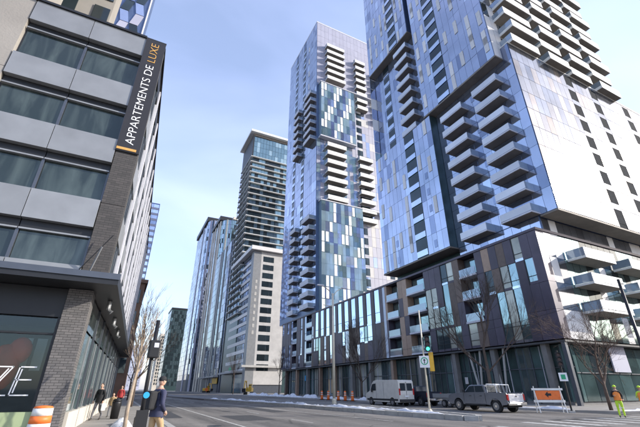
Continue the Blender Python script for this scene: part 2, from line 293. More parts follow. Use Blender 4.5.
snowbank('snow_bank', [(17.95, 17.5), (18.6, 23), (19.2, 30)], .8, .1, 'dirty white snow on the nose of the median', seed=9, top=.19)
snowbank('snow_bank', [(17.75, 25), (17.1, 33), (16.5, 43), (15.1, 55), (13.6, 66)], .8, .16, 'grey crusted snow along the near edge of the median', 'snow', 12, top=.2)
snowbank('snow_bank', [(.2, 12.6), (.5, 17), (.6, 23)], .9, .3, 'small white snow heap round the slim tree on the left pavement', seed=14)
snowbank('snow_bank', [(33.5, 17.5), (37, 17.4), (41, 17.5)], .8, .13, 'flat patch of snow at the street corner behind the workers', seed=17)

# ------------------------------------------------------------------ right podium building
FH = 3.0
pod = thing('podium_building', 'long low dark plum clad podium with glass shopfront along the right pavement', 'building', (52, 60, 0))
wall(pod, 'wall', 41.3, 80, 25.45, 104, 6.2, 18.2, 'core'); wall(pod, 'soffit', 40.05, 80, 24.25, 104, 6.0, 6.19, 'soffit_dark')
PF = Face(40, 104, 0, -1); PU = lambda Y: 104-Y
wall(pod, 'cornice', 39.9, 80, 24.1, 104, 18.32, 18.62, 'clad_plum')
rec = [(50.3, 53.4, 0, 4), (43.6, 47.9, 0, 4), (33.4, 36.3, 1, 4), (84.4, 87.6, 0, 4), (93.6, 96.4, 0, 4)]
for (a, b_, r0, r1) in rec:
    for r_ in range(r0, r1):
        z = 6.3+r_*FH; u0, u1 = PU(b_), PU(a)
        o = piece(pod, 'balcony', PF, u0+.02, u1-.02, z+.02, z+.25, -1.25, .25 if b_ < 60 else .03, 'balcony_grey')
        piece(o, 'railing', PF, u0+.06, u1-.06, z+.27, z+1.25, .1 if b_ < 60 else -.1, .15 if b_ < 60 else -.05, 'glass_rail')
        piece(pod, 'balcony_door', PF, u0+.3, u1-.9, z+.3, z+2.6, -1.29, -1.22, 'glass_teal'); piece(pod, 'balcony_wall', PF, u1-.8, u1-.1, z+.3, z+2.6, -1.29, -1.23, 'clad_brown')
def inrec(Y, r_): return any(a-.05 < Y < b_+.05 and r0 <= r_ < r1 for a, b_, r0, r1 in rec)
edges = sorted(set([24.2, 104.0, 54.0, 54.7, 82.5]+[q for r_ in rec for q in r_[:2]])); bays = []
for a, b_ in zip(edges, edges[1:]):
    n = max(1, round((b_-a)/1.22))
    if a == 54.7:
        n = 10; p_ = (b_-a)/n
        for i in range(n): bays += [(a+i*p_, a+i*p_+p_*.4), (a+i*p_+p_*.4, a+(i+1)*p_)]
        continue
    for i in range(n): bays.append((a+(b_-a)*i/n, a+(b_-a)*(i+1)/n))
prng = random.Random(5)
def podcell(y0, y1, z0, z1, kind):
    u0, u1 = PU(y1)+.015, PU(y0)-.015; z0 += .015; z1 -= .015
    if kind.startswith('glass'):
        p = piece(pod, 'window', PF, u0, u1, z0, z1, -1.25, -.07, kind, .003); piece(p, 'window_frame', PF, u0, u0+.07, z0, z1, -.06, 0, 'frame_dark')
        piece(p, 'transom', PF, u0+.08, u1, z0+(z1-z0)*.3, z0+(z1-z0)*.3+.06, -.06, -.01, 'frame_dark'); piece(p, 'sill', PF, u0+.08, u1, z0, z0+.3, -.06, -.02, 'clad_plum' if prng.random() < .6 else 'glass_pale')
    else: piece(pod, 'cladding_panel', PF, u0, u1, z0, z1, -1.25, .03*prng.random(), kind, .002)
for bi, (y0, y1) in enumerate(bays):
    yc = (y0+y1)/2; r_ = 0
    while r_ < 4:
        z0 = 6.3+r_*FH
        if inrec(yc, r_): r_ += 1; continue
        span = 2 if (r_ < 3 and not inrec(yc, r_+1) and prng.random() < .4) else 1
        if 54.0 <= yc <= 54.7: kind = 'frame_light'; span = 4
        elif 54.7 < yc < 82.5:
            if r_ >= 2: kind, span = ('glass_sky', 2) if (y1-y0) > 1.4 else ('clad_plum', 2)
            else: kind = pick([('clad_plum', 4), ('glass_teal', 2), ('glass_sky', 3.5 if r_ == 1 else .8), ('glass_blue', 1.2), ('clad_brown', 1)])
            if r_ >= 2 and r_+span > 4: span = 1
            if r_ < 2 and r_+span > 2: span = 1
        elif yc > 82.5: kind = pick([('clad_plum', 5), ('glass_deep', 2), ('clad_brown', 1), ('glass_blue', 1)])
        elif y0 < 24.3: kind = 'clad_plum'
        elif 48 < yc < 50.3 or 53.3 < yc < 54: kind = pick([('clad_beige', 3), ('clad_plum', 2)])
        else: kind = pick([('clad_plum', 4.6), ('glass_teal', 2.2), ('glass_curtain', 4.2), ('glass_dark', .8), ('clad_beige', .5), ('clad_brown', .8)]); 
        if prng.random() < .0: pass
        podcell(y0, y1, z0, z0+span*FH, kind); r_ += span
# ground floor glazing, piers and shop bits
y = 24.6; i = 0
while y < 103:
    wd = [2.3, 2.3, 1.8, 2.6][i % 4]; wd = min(wd, 103.6-y); m = prng.choice(['glass_street', 'glass_street', 'glass_curtain', 'glass_teal', 'glass_green', 'glass_street'])
    g = piece(pod, 'shop_window', PF, PU(y+wd)+.04, PU(y)-.04, .45, 5.9, -1.35, -1.25, m, .004); piece(g, 'mullion', PF, PU(y+wd)-.05, PU(y+wd)+.05, .2, 6.0, -1.3, -1.12, 'mullion'); piece(g, 'transom', PF, PU(y+wd)+.06, PU(y)-.06, 3.6, 3.7, -1.24, -1.15, 'mullion'); piece(g, 'mullion', PF, PU(y+wd*.5)-.03, PU(y+wd*.5)+.03, .45, 5.9, -1.24, -1.14, 'balcony_grey' if i % 2 else 'mullion')
    if i % 3 == 1: piece(pod, 'pier', PF, PU(y)-.35, PU(y)+.25, .14, 6.0, -1.05, -.35, pick([('clad_beige', 1), ('concrete_dark', 2), ('clad_brown', 1)]))
    y += wd; i += 1
wall(pod, 'plinth', 41.22, 80, 25.6, 103.9, .1, .44, 'concrete_dark'); wall(pod, 'shop_interior', 42.6, 79, 26.8, 103, .45, 6.0, 'core')
for (yy, z0, z1, m) in ((40.3, 3.0, 5.0, 'letter_white'), (39.0, 2.2, 3.0, 'accent_grey'), (90, 3.4, 4.6, 'blue_sign'), (88, 2.6, 3.4, 'tail_red')): piece(pod, 'shop_sign', PF, PU(yy)-.25, PU(yy)+.25, z0, z1, -1.1, -1.04, m)
for yy in (33.0, 36.5): MB().tube([(40.7, yy, .14), (40.5, yy-.9, 6.0)], .13, 8).build('raking_column', 'concrete', pod, local=False); MB().tube([(40.7, yy, .14), (40.5, yy+.9, 6.0)], .13, 8).build('raking_column', 'concrete', pod, local=False)
# side of the podium facing the cross street
QF = Face(40, 24.2, 1, 0)
for r_ in range(4):
    z0 = 6.3+r_*FH
    for i in range(3): piece(pod, 'white_panel', QF, .04+i*1.35, .04+(i+1)*1.35-.03, z0+.015, z0+FH-.015, -1.24, -.02, pick([('silver_panel', 3), ('panel_white', 1)]), .002)
    if r_ > 0:
        balcony(pod, QF, 4.6, 10.6, z0-.25, 2.1, 'balcony_white', 'balcony_white', 'glass_rail', None); balcony(pod, QF, 14.0, 21.0, z0-.25, 2.1, 'balcony_white', 'balcony_white', 'glass_rail', None)
    panes(pod, 'glass_panel', QF, 4.15, 39, z0, z0+FH, 26, 1, [('glass_teal', 3), ('glass_dark', 2), ('glass_green', 1), ('accent_grey', .6)], .06, -1.2, -.06, single=True)
for i in range(16): g = piece(pod, 'shop_window', QF, .9+i*2.35, .9+(i+1)*2.35-.08, .45, 5.9, -1.35, -1.25, prng.choice(['glass_street', 'glass_dark']), .004); piece(g, 'transom', QF, .9+i*2.35+.05, .9+(i+1)*2.35-.13, 3.1, 3.2, -1.24, -1.12, 'mullion')
piece(pod, 'white_panel', QF, 9.2, 12.4, 3.3, 6.0, -1.1, -.95, 'panel_lavender'); wall(pod, 'column', 40.1, 40.5, 24.35, 24.75, .14, 6.0, 'mullion')

# ------------------------------------------------------------------ right tower
tw = thing('glass_tower', 'tallest blue mirrored apartment tower with sunlit white side and balconies', 'tower', (56, 38, 18))
BL = [('glass_blue', 8), ('glass_deep', .8), ('glass_pale', .5)]
h = 2.95; ZA = 20.4; ZC = 45.2; ZD = 68.6
wall(tw, 'recessed_storey', 42.6, 76, 26, 53.2, 18.65, 20.3, 'core_teal')
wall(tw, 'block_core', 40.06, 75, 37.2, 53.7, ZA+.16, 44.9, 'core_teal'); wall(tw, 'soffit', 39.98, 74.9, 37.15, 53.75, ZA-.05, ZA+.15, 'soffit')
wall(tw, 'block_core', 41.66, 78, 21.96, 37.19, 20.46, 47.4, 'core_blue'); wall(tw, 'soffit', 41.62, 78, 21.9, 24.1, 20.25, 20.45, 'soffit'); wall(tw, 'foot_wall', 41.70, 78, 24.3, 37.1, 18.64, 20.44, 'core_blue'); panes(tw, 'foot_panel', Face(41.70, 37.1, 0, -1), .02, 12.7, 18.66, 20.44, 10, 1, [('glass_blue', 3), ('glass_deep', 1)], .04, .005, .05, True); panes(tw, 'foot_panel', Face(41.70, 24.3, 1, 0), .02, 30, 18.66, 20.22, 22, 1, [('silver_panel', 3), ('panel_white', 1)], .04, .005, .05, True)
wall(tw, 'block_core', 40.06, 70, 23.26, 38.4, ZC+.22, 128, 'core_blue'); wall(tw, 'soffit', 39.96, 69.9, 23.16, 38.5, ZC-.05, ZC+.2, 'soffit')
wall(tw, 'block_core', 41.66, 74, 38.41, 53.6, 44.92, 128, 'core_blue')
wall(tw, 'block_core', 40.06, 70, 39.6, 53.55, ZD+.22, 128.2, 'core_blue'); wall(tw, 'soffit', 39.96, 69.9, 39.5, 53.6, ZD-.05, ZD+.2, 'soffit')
def street(X, Y1): return Face(X, Y1, 0, -1)
def inr(u, z, L_): return any(a < u < b_ and c < z < d for a, b_, c, d in L_)
# block A (lower, left)
FA = street(40.06, 53.7); WA = 53.7-37.2
opA = [(9.4, 12.0, ZA, 44.9)]
panes(tw, 'glass_panel', FA, .02, 9.38, ZA+.2, 44.85, 8, 8, BL, .04, .005, .06, True); panes(tw, 'glass_panel', FA, 12.02, WA-.02, ZA+.2, 44.85, 4, 8, BL, .04, .005, .06, True)
hA = (44.85-ZA-.2)/8
for r_ in range(8): loggia(tw, FA, 9.42, 11.98, ZA+.2+r_*hA, hA)
ac = random.Random(3)
def accents(F, cols, z0, hh, n, W_, wd=.72, m='accent_grey', p=.55, d=.065):
    for c in cols:
        for r_ in range(n):
            if ac.random() < p:
                zz = z0+r_*hh+.5*hh*(ac.random() < .5); top = min(zz+hh*.98, z0+n*hh-.02); piece(tw, 'accent_panel', F, c, c+wd, zz+.05, top, d, d+.07, m)
accents(FA, [.9, 3.2, 5.4, 7.9, 12.3, 14.6], ZA+.2, hA, 8, WA)
for r_ in range(7):
    for c in (4.3, 13.5):
        if ac.random() < .55: piece(tw, 'casement', FA, c, c+.6, ZA+.9+r_*hA, ZA+2.1+r_*hA, .065, .1, 'glass_deep')
# block B (lower, right; set back, with balconies)
FB = street(41.66, 37.19); WB = 37.19-21.96
panes(tw, 'glass_panel', FB, .02, WB-.02, 20.5, 47.35, 12, 9, BL, .04, .005, .06, True)
hB = (47.35-20.5)/9
for r_ in range(8):
    z = 20.55+r_*hB
    balcony(tw, FB, 2.2, 6.7, z, 1.7, rail='rail_frost', door='glass_deep', h=hB, th=.18); balcony(tw, FB, 8.9, 13.2, z, 1.7, rail='rail_frost', door='glass_deep', h=hB, th=.18)
    if r_ % 2: piece(tw, 'casement', FB, 7.4, 8.0, z+.9, z+2.2, .065, .1, 'glass_deep')
# block D (upper, left; set back)
FD = street(41.66, 53.6); hD = (ZD-44.95)/8
panes(tw, 'glazing', FD, .02, 15.2, 44.95, ZD-.05, 12, 8, BL, .04)
for r_ in range(8): balcony(tw, FD, 9.0, 13.0, 44.98+r_*hD, 1.7, rail='rail_frost', door='glass_deep', h=hD, th=.18)
for r_ in range(8): loggia(tw, FD, 3.2, 5.2, 44.98+r_*hD, hD)
# block C2 (upper right, proud) and C1 (upper left, proud)
FC = street(40.06, 38.4); WC = 38.4-23.26; nC = 27
panes(tw, 'glazing', FC, .02, 3.6, ZC+.25, ZC+.25+nC*h, 3, nC, BL, .04); panes(tw, 'glazing', FC, 6.3, WC-.02, ZC+.25, ZC+.25+nC*h, 7, nC, BL, .04)
for r_ in range(nC): loggia(tw, FC, 3.64, 6.26, ZC+.25+r_*h, h)
accents(FC, [.5, 2.4, 7.2, 9.6, 11.9, 14.0], ZC+.25, h, 12, WC, .7)
F1 = street(40.06, 53.55)
panes(tw, 'glazing', F1, .02, 8.0, ZD+.25, ZD+.25+19*h, 7, 19, BL, .04); panes(tw, 'glazing', F1, 10.6, 13.9, ZD+.25, ZD+.25+19*h, 3, 19, BL, .04)
for r_ in range(19): loggia(tw, F1, 8.04, 10.56, ZD+.25+r_*h, h)
accents(F1, [1.0, 3.2, 5.6, 7.3, 11.0, 12.8], ZD+.25, h, 8, 14, .6)
# sunlit side facing the cross street
FW = Face(41.66, 21.96, 1, 0); slits = [12.7, 19.4, 29.3]
WP = [('silver_panel', 5), ('silver_warm', 2.2), ('silver_blue', 2)]
piece(tw, 'joint_backing', FW, .0, 36.3, 20.48, 47.37, .0, .004, 'window_void')
cols = sorted([0.02, 36.3]+[s for q in slits for s in (q, q+1.9)]); hW = (47.35-20.5)/9
for a, b_ in zip(cols, cols[1:]):
    sl_ = any(abs(a-q) < .01 for q in slits); n = 1 if sl_ else max(1, round((b_-a)/1.25))
    for i in range(n):
        for r_ in range(9):
            u0, u1, z0 = a+(b_-a)*i/n+.022, a+(b_-a)*(i+1)/n-.022, 20.5+r_*hW
            if sl_:
                piece(tw, 'window', FW, u0, u1, z0+.6, z0+hW-.3, .0, .03, 'window_void'); piece(tw, 'white_panel', FW, u0, u1, z0+hW-.29, z0+hW+.59 if r_ < 8 else z0+hW, .005, .06, pick(WP))
            else: piece(tw, 'white_panel', FW, u0, u1, z0+.03, z0+hW-.03, .005, .06, pick(WP), .0025)
# white return of the upper block with tiers of balconies
FU = Face(40.06, 23.26, 1, 0)
panes(tw, 'return_cladding', FU, .02, 29.9, ZC+.25, ZC+.25+nC*h, 24, nC, [('panel_white', 3), ('glass_pale', 2), ('glass_dark', 1.5)], .05)
for r_ in range(15):
    z = 47.6+r_*h
    for c, (u0, u1) in enumerate(((2.0, 8.2), (9.6, 14.6), (16.2, 21.6), (23.2, 29.0))):
        balcony(tw, FU, u0+(.5 if (r_+c) % 2 else 0), u1+(.5 if (r_+c) % 2 else 0), z, 2.0+.35*((r_+c) % 2), 'balcony_white', 'balcony_white', 'glass_rail', 'glass_dark', h=h, th=.5)
FBK = Face(78, 53.75, -1, 0)
panes(tw, 'rear_glazing', FBK, 3, 37.9, ZA+.2, 128, 20, 36, [('glass_pale', 3), ('accent_white', 3), ('glass_green', 2), ('glass_blue', 2)], .08, -.03, .03)
MB().tube([(41.7, 22.0, 47.45), (41.7, 22.0, 48.5)], .04, 6).build('roof_rail_post', 'metal_grey', tw, local=False); wall(tw, 'roof_edge', 41.6, 78.1, 21.85, 23.2, 47.41, 47.6, 'balcony_white')

# ------------------------------------------------------------------ middle tower
t2 = thing('glass_tower', 'middle lavender apartment tower with stacked green glass blocks behind the podium', 'tower', (52, 93, 18))
h2 = 3.0
wall(t2, 'block_core', 40.06, 72, 82.36, 106.8, 18.4, 121.8, 'core_blue'); wall(t2, 'parapet', 40.0, 72, 82.3, 106.9, 121.81, 122.4, 'balcony_grey')
F2 = street(40.06, 106.8); W2 = 106.8-82.36
for (u0, u1) in ((.05, 6.5), (8.6, 13.5), (15.6, W2-.05)): panes(t2, 'glazing', F2, u0, u1, 20, 121.7, max(3, round((u1-u0)/1.4)), 34, BL, .05)
for r_ in range(33):
    loggia(t2, F2, 6.55, 8.55, 20+r_*2.99, 2.99); loggia(t2, F2, 13.55, 15.55, 20+r_*2.99, 2.99)
    if r_ > 20 and r_ % 2: piece(t2, 'accent_panel', F2, 18, 18.7, 20.2+r_*2.99, 22.6+r_*2.99, .065, .13, 'accent_grey')
for (z0, n) in ((19.6, 9), (70.5, 7)):
    for r_ in range(n):
        z = z0+r_*h2
        balcony(t2, F2, 18.4, 23.6, z, 1.8, 'balcony_grey', 'balcony_grey', 'glass_rail', 'glass_deep', h=h2); balcony(t2, F2, 9.0, 13.2, z, 1.5, 'balcony_grey', 'balcony_grey', 'glass_rail', 'glass_deep', h=h2)
FX = Face(40.06, 82.36, 1, 0)
# top: plain lavender cladding, then columns of balconies
panes(t2, 'cladding_panel', FX, .03, 27.5, 93.0, 121.7, 18, 9, [('panel_lavender', 1)], .04, single=True)
panes(t2, 'cladding', FX, 13.8, 27.5, 20, 92.95, 10, 24, [('panel_lavender', 4), ('panel_white', 3), ('glass_blue', 1)], .05)
panes(t2, 'glazing', FX, .03, 13.75, 49.3, 70.4, 11, 7, [('glass_pale', 3), ('glass_green', 2), ('panel_lavender', 2)], .05)
for r_ in range(6): balcony(t2, FX, 3.0, 10.0, 94.6+r_*h2, 1.9, 'balcony_white', 'balcony_white', 'glass_rail', 'glass_dark', h=h2, th=.4)
for r_ in range(7): balcony(t2, FX, 2.8, 9.4, 49.5+r_*h2, 1.9, 'balcony_white', 'balcony_white', 'glass_rail', 'glass_dark', h=h2, th=.4)
for r_ in range(8): balcony(t2, FX, 14.4, 18.6, 86.5+r_*h2, 1.7, 'balcony_white', 'balcony_white', 'glass_rail', 'glass_dark', h=h2, th=.4); balcony(t2, FX, 21.5, 25.5, 83.5+r_*h2, 1.7, 'balcony_white', 'balcony_white', 'glass_rail', 'glass_dark', h=h2, th=.4)
for r_ in range(10): balcony(t2, FX, 14.2, 19.2, 45+r_*h2, 1.6, 'balcony_white', 'balcony_white', 'glass_rail', 'glass_dark', h=h2, th=.35) if r_ < 8 else None
for r_ in range(22):
    z = 20.2+r_*h2
    if z < 44 or 68 < z: piece(t2, 'window', FX, 14.6, 16.6, z+.4, z+2.4, .06, .1, 'glass_dark')
    piece(t2, 'window', FX, 23.5, 25.0, z+.4, z+2.4, .06, .1, 'glass_dark')
# proud green glass blocks with white panels
for (z0, n, W_) in ((18.5, 10, 13.4), (71.0, 7, 12.4)):
    wall(t2, 'block_core', 40.9, 40.9+W_, 80.86, 82.3, z0, z0+n*h2+.3, 'glass_green'); FG = Face(40.9, 80.86, 1, 0); nc = 11; du = W_/nc
    panes(t2, 'green_glass_panel', FG, 0, W_, z0+.15, z0+n*h2+.15, nc, n, [('glass_green', 4), ('glass_teal', 2.4), ('glass_deep', 1), ('glass_pale', 1)], .06, .005, .06, True)
    for r_ in range(n):
        for c in range(nc):
            if (c*2+r_*3) % 5 in (0, 3) and ac.random() < .75: piece(t2, 'accent_panel', FG, c*du+.06, c*du+.06+.78, z0+.25+r_*h2, z0+.05+(r_+1)*h2, .065, .14, 'accent_white')
    wall(t2, 'block_trim', 40.7, 40.95+W_+12, 80.7, 82.34, z0+n*h2+.31, z0+n*h2+.6, 'balcony_grey'); wall(t2, 'block_trim', 40.7, 40.95+W_, 80.7, 82.34, z0-.4, z0-.01, 'balcony_grey')

# ------------------------------------------------------------------ buildings further along the right side
def block(name, label, x0, x1, y0, y1, z1, core, z0=0): t = thing(name, label, 'building', ((x0+x1)/2, (y0+y1)/2, 0)); wall(t, 'wall', x0, x1, y0, y1, z0, z1, core); return t
t3 = block('slab_tower', 'dark glass tower with thin white floor lines behind the white office block', 40, 66, 156, 174.5, 118.5, 'core_teal')
for F, W_ in ((street(39.99, 174.5), 18.5), (Face(40, 155.99, 1, 0), 25)):
    panes(t3, 'glazing', F, .05, W_-.05, 30, 108, int(W_/1.6), 26, [('glass_teal', 3), ('glass_dark', 3)], .1)
    panes(t3, 'glazing', F, .05, W_-.05, 108.4, 121, int(W_/1.6), 4, [('glass_teal', 3), ('glass_green', 1)], .12)
for r_ in range(27): MB().box(38.9, 66.2, 154.9, 174.6, 29.95+r_*3, 30.17+r_*3).build('floor_slab', 'balcony_white', t3, local=False)
for y_ in (156.5, 162.5, 168.5, 173.8):
    for x_ in (39.2,): MB().box(x_-.1, x_+.1, y_-.15, y_+.15, 30, 108).build('fin', 'frame_dark', t3, local=False)
wall(t3, 'roof_slab', 37.6, 66.5, 153.8, 176, 122.4, 123.6, 'balcony_white'); wall(t3, 'roof_fascia', 39.6, 66, 155.6, 174.6, 121.1, 122.39, 'soffit'); wall(t3, 'crown_wall', 39.4, 39.95, 155.5, 174.6, 109, 121.05, 'frame_dark')

wb = block('office_block', 'white banded office block with cream sunlit side and grey corner pier', 40.3, 54, 139.3, 170, 52.5, 'core')
fs = street(40.3, 170); fx = Face(40.3, 139.3, 1, 0)
for r_ in range(13):
    z = 7+r_*3.4
    piece(wb, 'spandrel', fs, .3, 27.5, z, z+1.25, .0, .3, 'panel_white'); panes(wb, 'window_band', fs, .3, 27.4, z+1.3, z+3.38, 16, 1, [('glass_dark', 3), ('glass_deep', 1)], .12, 0, .06)
    piece(wb, 'window', fx, 3.6, 6.6, z+.5, z+2.7, .31, .36, 'glass_dark'); piece(wb, 'window', fx, 6.7, 8.1, z+.5, z+2.7, .31, .36, 'glass_dark')
wall(wb, 'pier', 39.9, 43.0, 138.99, 142.4, .1, 52.4, 'metal_grey'); MB().box(43.02, 54, 139.0, 139.29, 3.0, 52.4).build('side_wall', 'stone_grey', wb, local=False)
for r_ in range(9): piece(wb, 'sign_mark', fx, .9, 1.7, 20+r_*2.4, 21.3+r_*2.4, .32, .36, 'concrete')
wall(wb, 'roof_slab', 38.4, 54.4, 137.6, 171, 52.6, 54.2, 'panel_white'); wall(wb, 'canopy', 37.6, 40.2, 143, 171, 7.0, 7.7, 'concrete'); wall(wb, 'canopy', 38.2, 54, 137.8, 139.2, 8.6, 9.3, 'concrete')
piece(wb, 'shop_sign', fs, 17, 20, 7.9, 9.0, 2.72, 2.8, 'sign_green'); piece(wb, 'shop_window', fs, .5, 27, .3, 6.5, .02, .1, 'glass_street')

def roundtower(name, label, x0, x1, y0, y1, z1, rad, strips, seed, z0=0, fl=3.2):
    """tower with a rounded street corner, clad in vertical strips"""
    t = thing(name, label, 'tower', ((x0+x1)/2, (y0+y1)/2, 0)); P = [(x1, y0)]; r = random.Random(seed)
    for i in range(13): a = math.pi/2*i/12; P.append((x0+rad-rad*math.sin(a), y0+rad-rad*math.cos(a)))
    P += [(x0, y1), (x1, y1)]
    b = MB(); n = len(P); b.face([(x, y, z1) for x, y in P][::-1])
    for i in range(n): (xa, ya), (xb, yb) = P[i], P[(i+1) % n]; b.face([(xa, ya, z0), (xb, yb, z0), (xb, yb, z1), (xa, ya, z1)][::-1])
    b.build('wall', 'core', t, local=False); st = along(P[:-1], 2.0)
    for (a, c) in st:
        d = Vector((a[0]-c[0], a[1]-c[1])); F = Face(c[0], c[1], d.x, d.y); m = strips[r.randrange(len(strips))]; l_ = d.length
        nf = int((z1-z0-7)/fl)
        if m.startswith('glass'): panes(t, 'glazing', F, .05, l_-.05, z0+7, z1-.5, 1, nf, [(m, 3), ('glass_dark', 1)], .14, 0, .08)
        else: piece(t, 'pilaster', F, .05, l_-.05, z0+.2, z1-.2, 0, .35, m)
    return t
g1 = roundtower('curved_tower', 'curved glass tower with cream vertical bands behind the banded office block', 43, 66, 232, 262, 106, 8, ['glass_teal', 'glass_pale', 'wall_cream', 'glass_blue', 'glass_green', 'glass_pale'], 4)
wall(g1, 'roof_crown', 42, 66, 236, 263, 106.1, 109, 'frame_dark'); wall(g1, 'roof_crown', 50, 66, 231.5, 238, 106.1, 108, 'wall_cream')
g2 = roundtower('curved_tower', 'pale slender glass tower left of the curved cream banded one', 40, 62, 268, 318, 119, 6, ['glass_pale', 'glass_blue', 'glass_deep', 'glass_pale', 'panel_lavender'], 9)
wall(g2, 'roof_crown', 39, 60, 272, 320, 119.1, 122.5, 'frame_dark')
g3 = roundtower('glass_midrise', 'dark green glass midrise with vertical fins beside the banded office block', 41, 60, 183, 225, 74, 4, ['glass_teal', 'glass_dark', 'glass_teal', 'metal_grey', 'glass_deep'], 6)
for k in range(4): piece(g3, 'canopy', street(41, 225), 2+k*10, 10+k*10, 6.5, 7.2, .2, 2.4, 'concrete')
piece(g3, 'hoarding', street(41, 225), 30, 40, 3.8, 6.2, .4, .6, 'yellow')
dk = block('dark_office', 'dark green glass office slab at the far end of the street', 34, 60, 380, 410, 70, 'core_teal')
panes(dk, 'glazing', Face(34, 379.95, 1, 0), .2, 25.8, 4, 69, 14, 19, [('glass_teal', 3), ('glass_dark', 3)], .35); panes(dk, 'glazing', street(33.95, 410), .2, 29.8, 4, 69, 12, 19, [('glass_dark', 3), ('glass_deep', 1)], .35); wall(dk, 'roof_edge', 33.6, 60, 379.6, 410, 70.05, 71.5, 'frame_dark')
fw_ = block('stone_office', 'pale stone office building behind the dark slab down the street', 33, 62, 450, 480, 56, 'wall_cream')
panes(fw_, 'window_grid', Face(33, 449.9, 1, 0), .8, 28, 5, 54, 13, 15, [('glass_dark', 3), ('glass_teal', 1)], 1.0, 0, .05)
panes(fw_, 'window_grid', street(32.9, 480), .8, 29, 5, 54, 13, 15, [('glass_dark', 3), ('glass_teal', 1)], 1.0, 0, .05)
fe = block('distant_block', 'small pale hazy block closing the far end of the street', 14, 33, 700, 730, 66, 'panel_lavender'); panes(fe, 'window_grid', Face(14, 699.9, 1, 0), 1, 18, 5, 64, 9, 16, [('glass_pale', 3), ('glass_deep', 1)], .9, 0, .05)

# ------------------------------------------------------------------ left corner building
lb = thing('corner_building', 'grey panelled corner building with shop window and dark canopy on the left', 'building', (-6, 30, 0))
SD = Vector((.04, 1, 0)).normalized()
b = MB(); P = [(-14, 16.2), (-1.25, 16.2), (-1.25+.04*36, 52), (-14, 52)]
def poly_block(P, z0, z1):
    b = MB(); n = len(P); b.face([(x, y, z1) for x, y in P]); b.face([(x, y, z0) for x, y in P][::-1])
    for i in range(n): (xa, ya), (xb, yb) = P[i], P[(i+1) % n]; b.face([(xa, ya, z0), (xb, yb, z0), (xb, yb, z1), (xa, ya, z1)])
    return b
poly_block(P, 5.3, 17.6).build('wall', 'core', lb, local=False)
LF = Face(-14, 16.2, 1, 0); LX = lambda X: X+14
tops = [17.8, 14.6, 11.5, 8.5]; bayx = [-6.63, -4.3, -1.97]
for k, zt in enumerate(tops):
    zb = zt-1.18; zn = (tops[k+1] if k < 3 else 5.75)
    for x0, x1 in zip(bayx, bayx[1:]):
        piece(lb, 'spandrel_panel', LF, LX(x0)+.012, LX(x1)-.012, zb, zt, 0, .34, 'metal_grey', .001)
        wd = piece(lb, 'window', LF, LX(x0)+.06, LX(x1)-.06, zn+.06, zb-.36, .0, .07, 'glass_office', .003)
        piece(wd, 'head_frame', LF, LX(x0)+.02, LX(x1)-.02, zb-.34, zb-.01, .0, .1, 'frame_dark'); piece(wd, 'transom', LF, LX(x0)+.02, LX(x1)-.02, zb-.42, zb-.36, .02, .22, 'metal_grey')
        piece(wd, 'window_frame', LF, LX(x1)-.055, LX(x1)+.045, zn+.02, zb-.37, .01, .16, 'mullion'); piece(wd, 'blind', LF, LX(x0)+.2, LX(x0)+1.1, zn+.1, zb-.45, .072, .076, 'glass_teal') if False else None
for x0, x1 in zip(bayx, bayx[1:]): piece(lb, 'spandrel_panel', LF, LX(x0)+.012, LX(x1)-.012, 5.32, 5.75, 0, .34, 'metal_grey')
piece(lb, 'roof_coping', LF, LX(-6.7), LX(-1.98), 17.81, 17.93, -.3, .42, 'frame_dark')
for k in range(5): piece(lb, 'concrete_pier', LF, LX(-9.2), LX(-6.66), 5.32+k*4.2, 5.3+(k+1)*4.2, 0, .3, 'wall_warm')
wall(lb, 'pier_return', -14, -9.22, 15.7, 16.19, 5.3, 30, 'frame_dark'); wall(lb, 'upper_wall', -14, -6.7, 16.2, 18.4, 17.62, 30, 'wall_warm')
for k in range(4): piece(lb, 'corner_panel', LF, LX(-1.95), LX(-1.09), 5.32+k*3.12, 5.30+(k+1)*3.12, 0, .3, 'brick_charcoal')
# side along the street
SF = Face(-1.25, 16.21, .04, 1)
for k, zt in enumerate(tops):
    zn = (tops[k+1] if k < 3 else 5.5)
    for i in range(11):
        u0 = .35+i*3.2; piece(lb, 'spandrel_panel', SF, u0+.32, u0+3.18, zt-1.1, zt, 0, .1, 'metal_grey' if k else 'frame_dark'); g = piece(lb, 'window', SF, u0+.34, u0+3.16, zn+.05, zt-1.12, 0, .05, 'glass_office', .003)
        piece(g, 'mullion', SF, u0+1.7, u0+1.76, zn+.05, zt-1.13, .055, .11, 'mullion')
for i in range(12): piece(lb, 'column_fin', SF, .02+i*3.2, .32+i*3.2, 5.32, 17.7, 0, .17, 'balcony_grey' if i else 'brick_charcoal')
piece(lb, 'roof_coping', SF, 0, 35.6, 17.81, 17.95, -.4, .2, 'frame_dark')
# canopy over the shop
MB().hexa([(-14, 14.75, 4.92), (-.62, 14.75, 4.92), (.75, 51, 4.92), (-14, 51, 4.92), (-14, 14.75, 5.29), (-.62, 14.75, 5.29), (.75, 51, 5.29), (-14, 51, 5.29)]).build('canopy', 'frame_dark', lb, local=False)
MB().hexa([(-14, 14.70, 5.10), (-.58, 14.70, 5.10), (-.58, 14.745, 5.10), (-14, 14.745, 5.10), (-14, 14.70, 5.31), (-.58, 14.70, 5.31), (-.58, 14.745, 5.31), (-14, 14.745, 5.31)]).build('canopy_edge', 'mullion', lb, local=False)
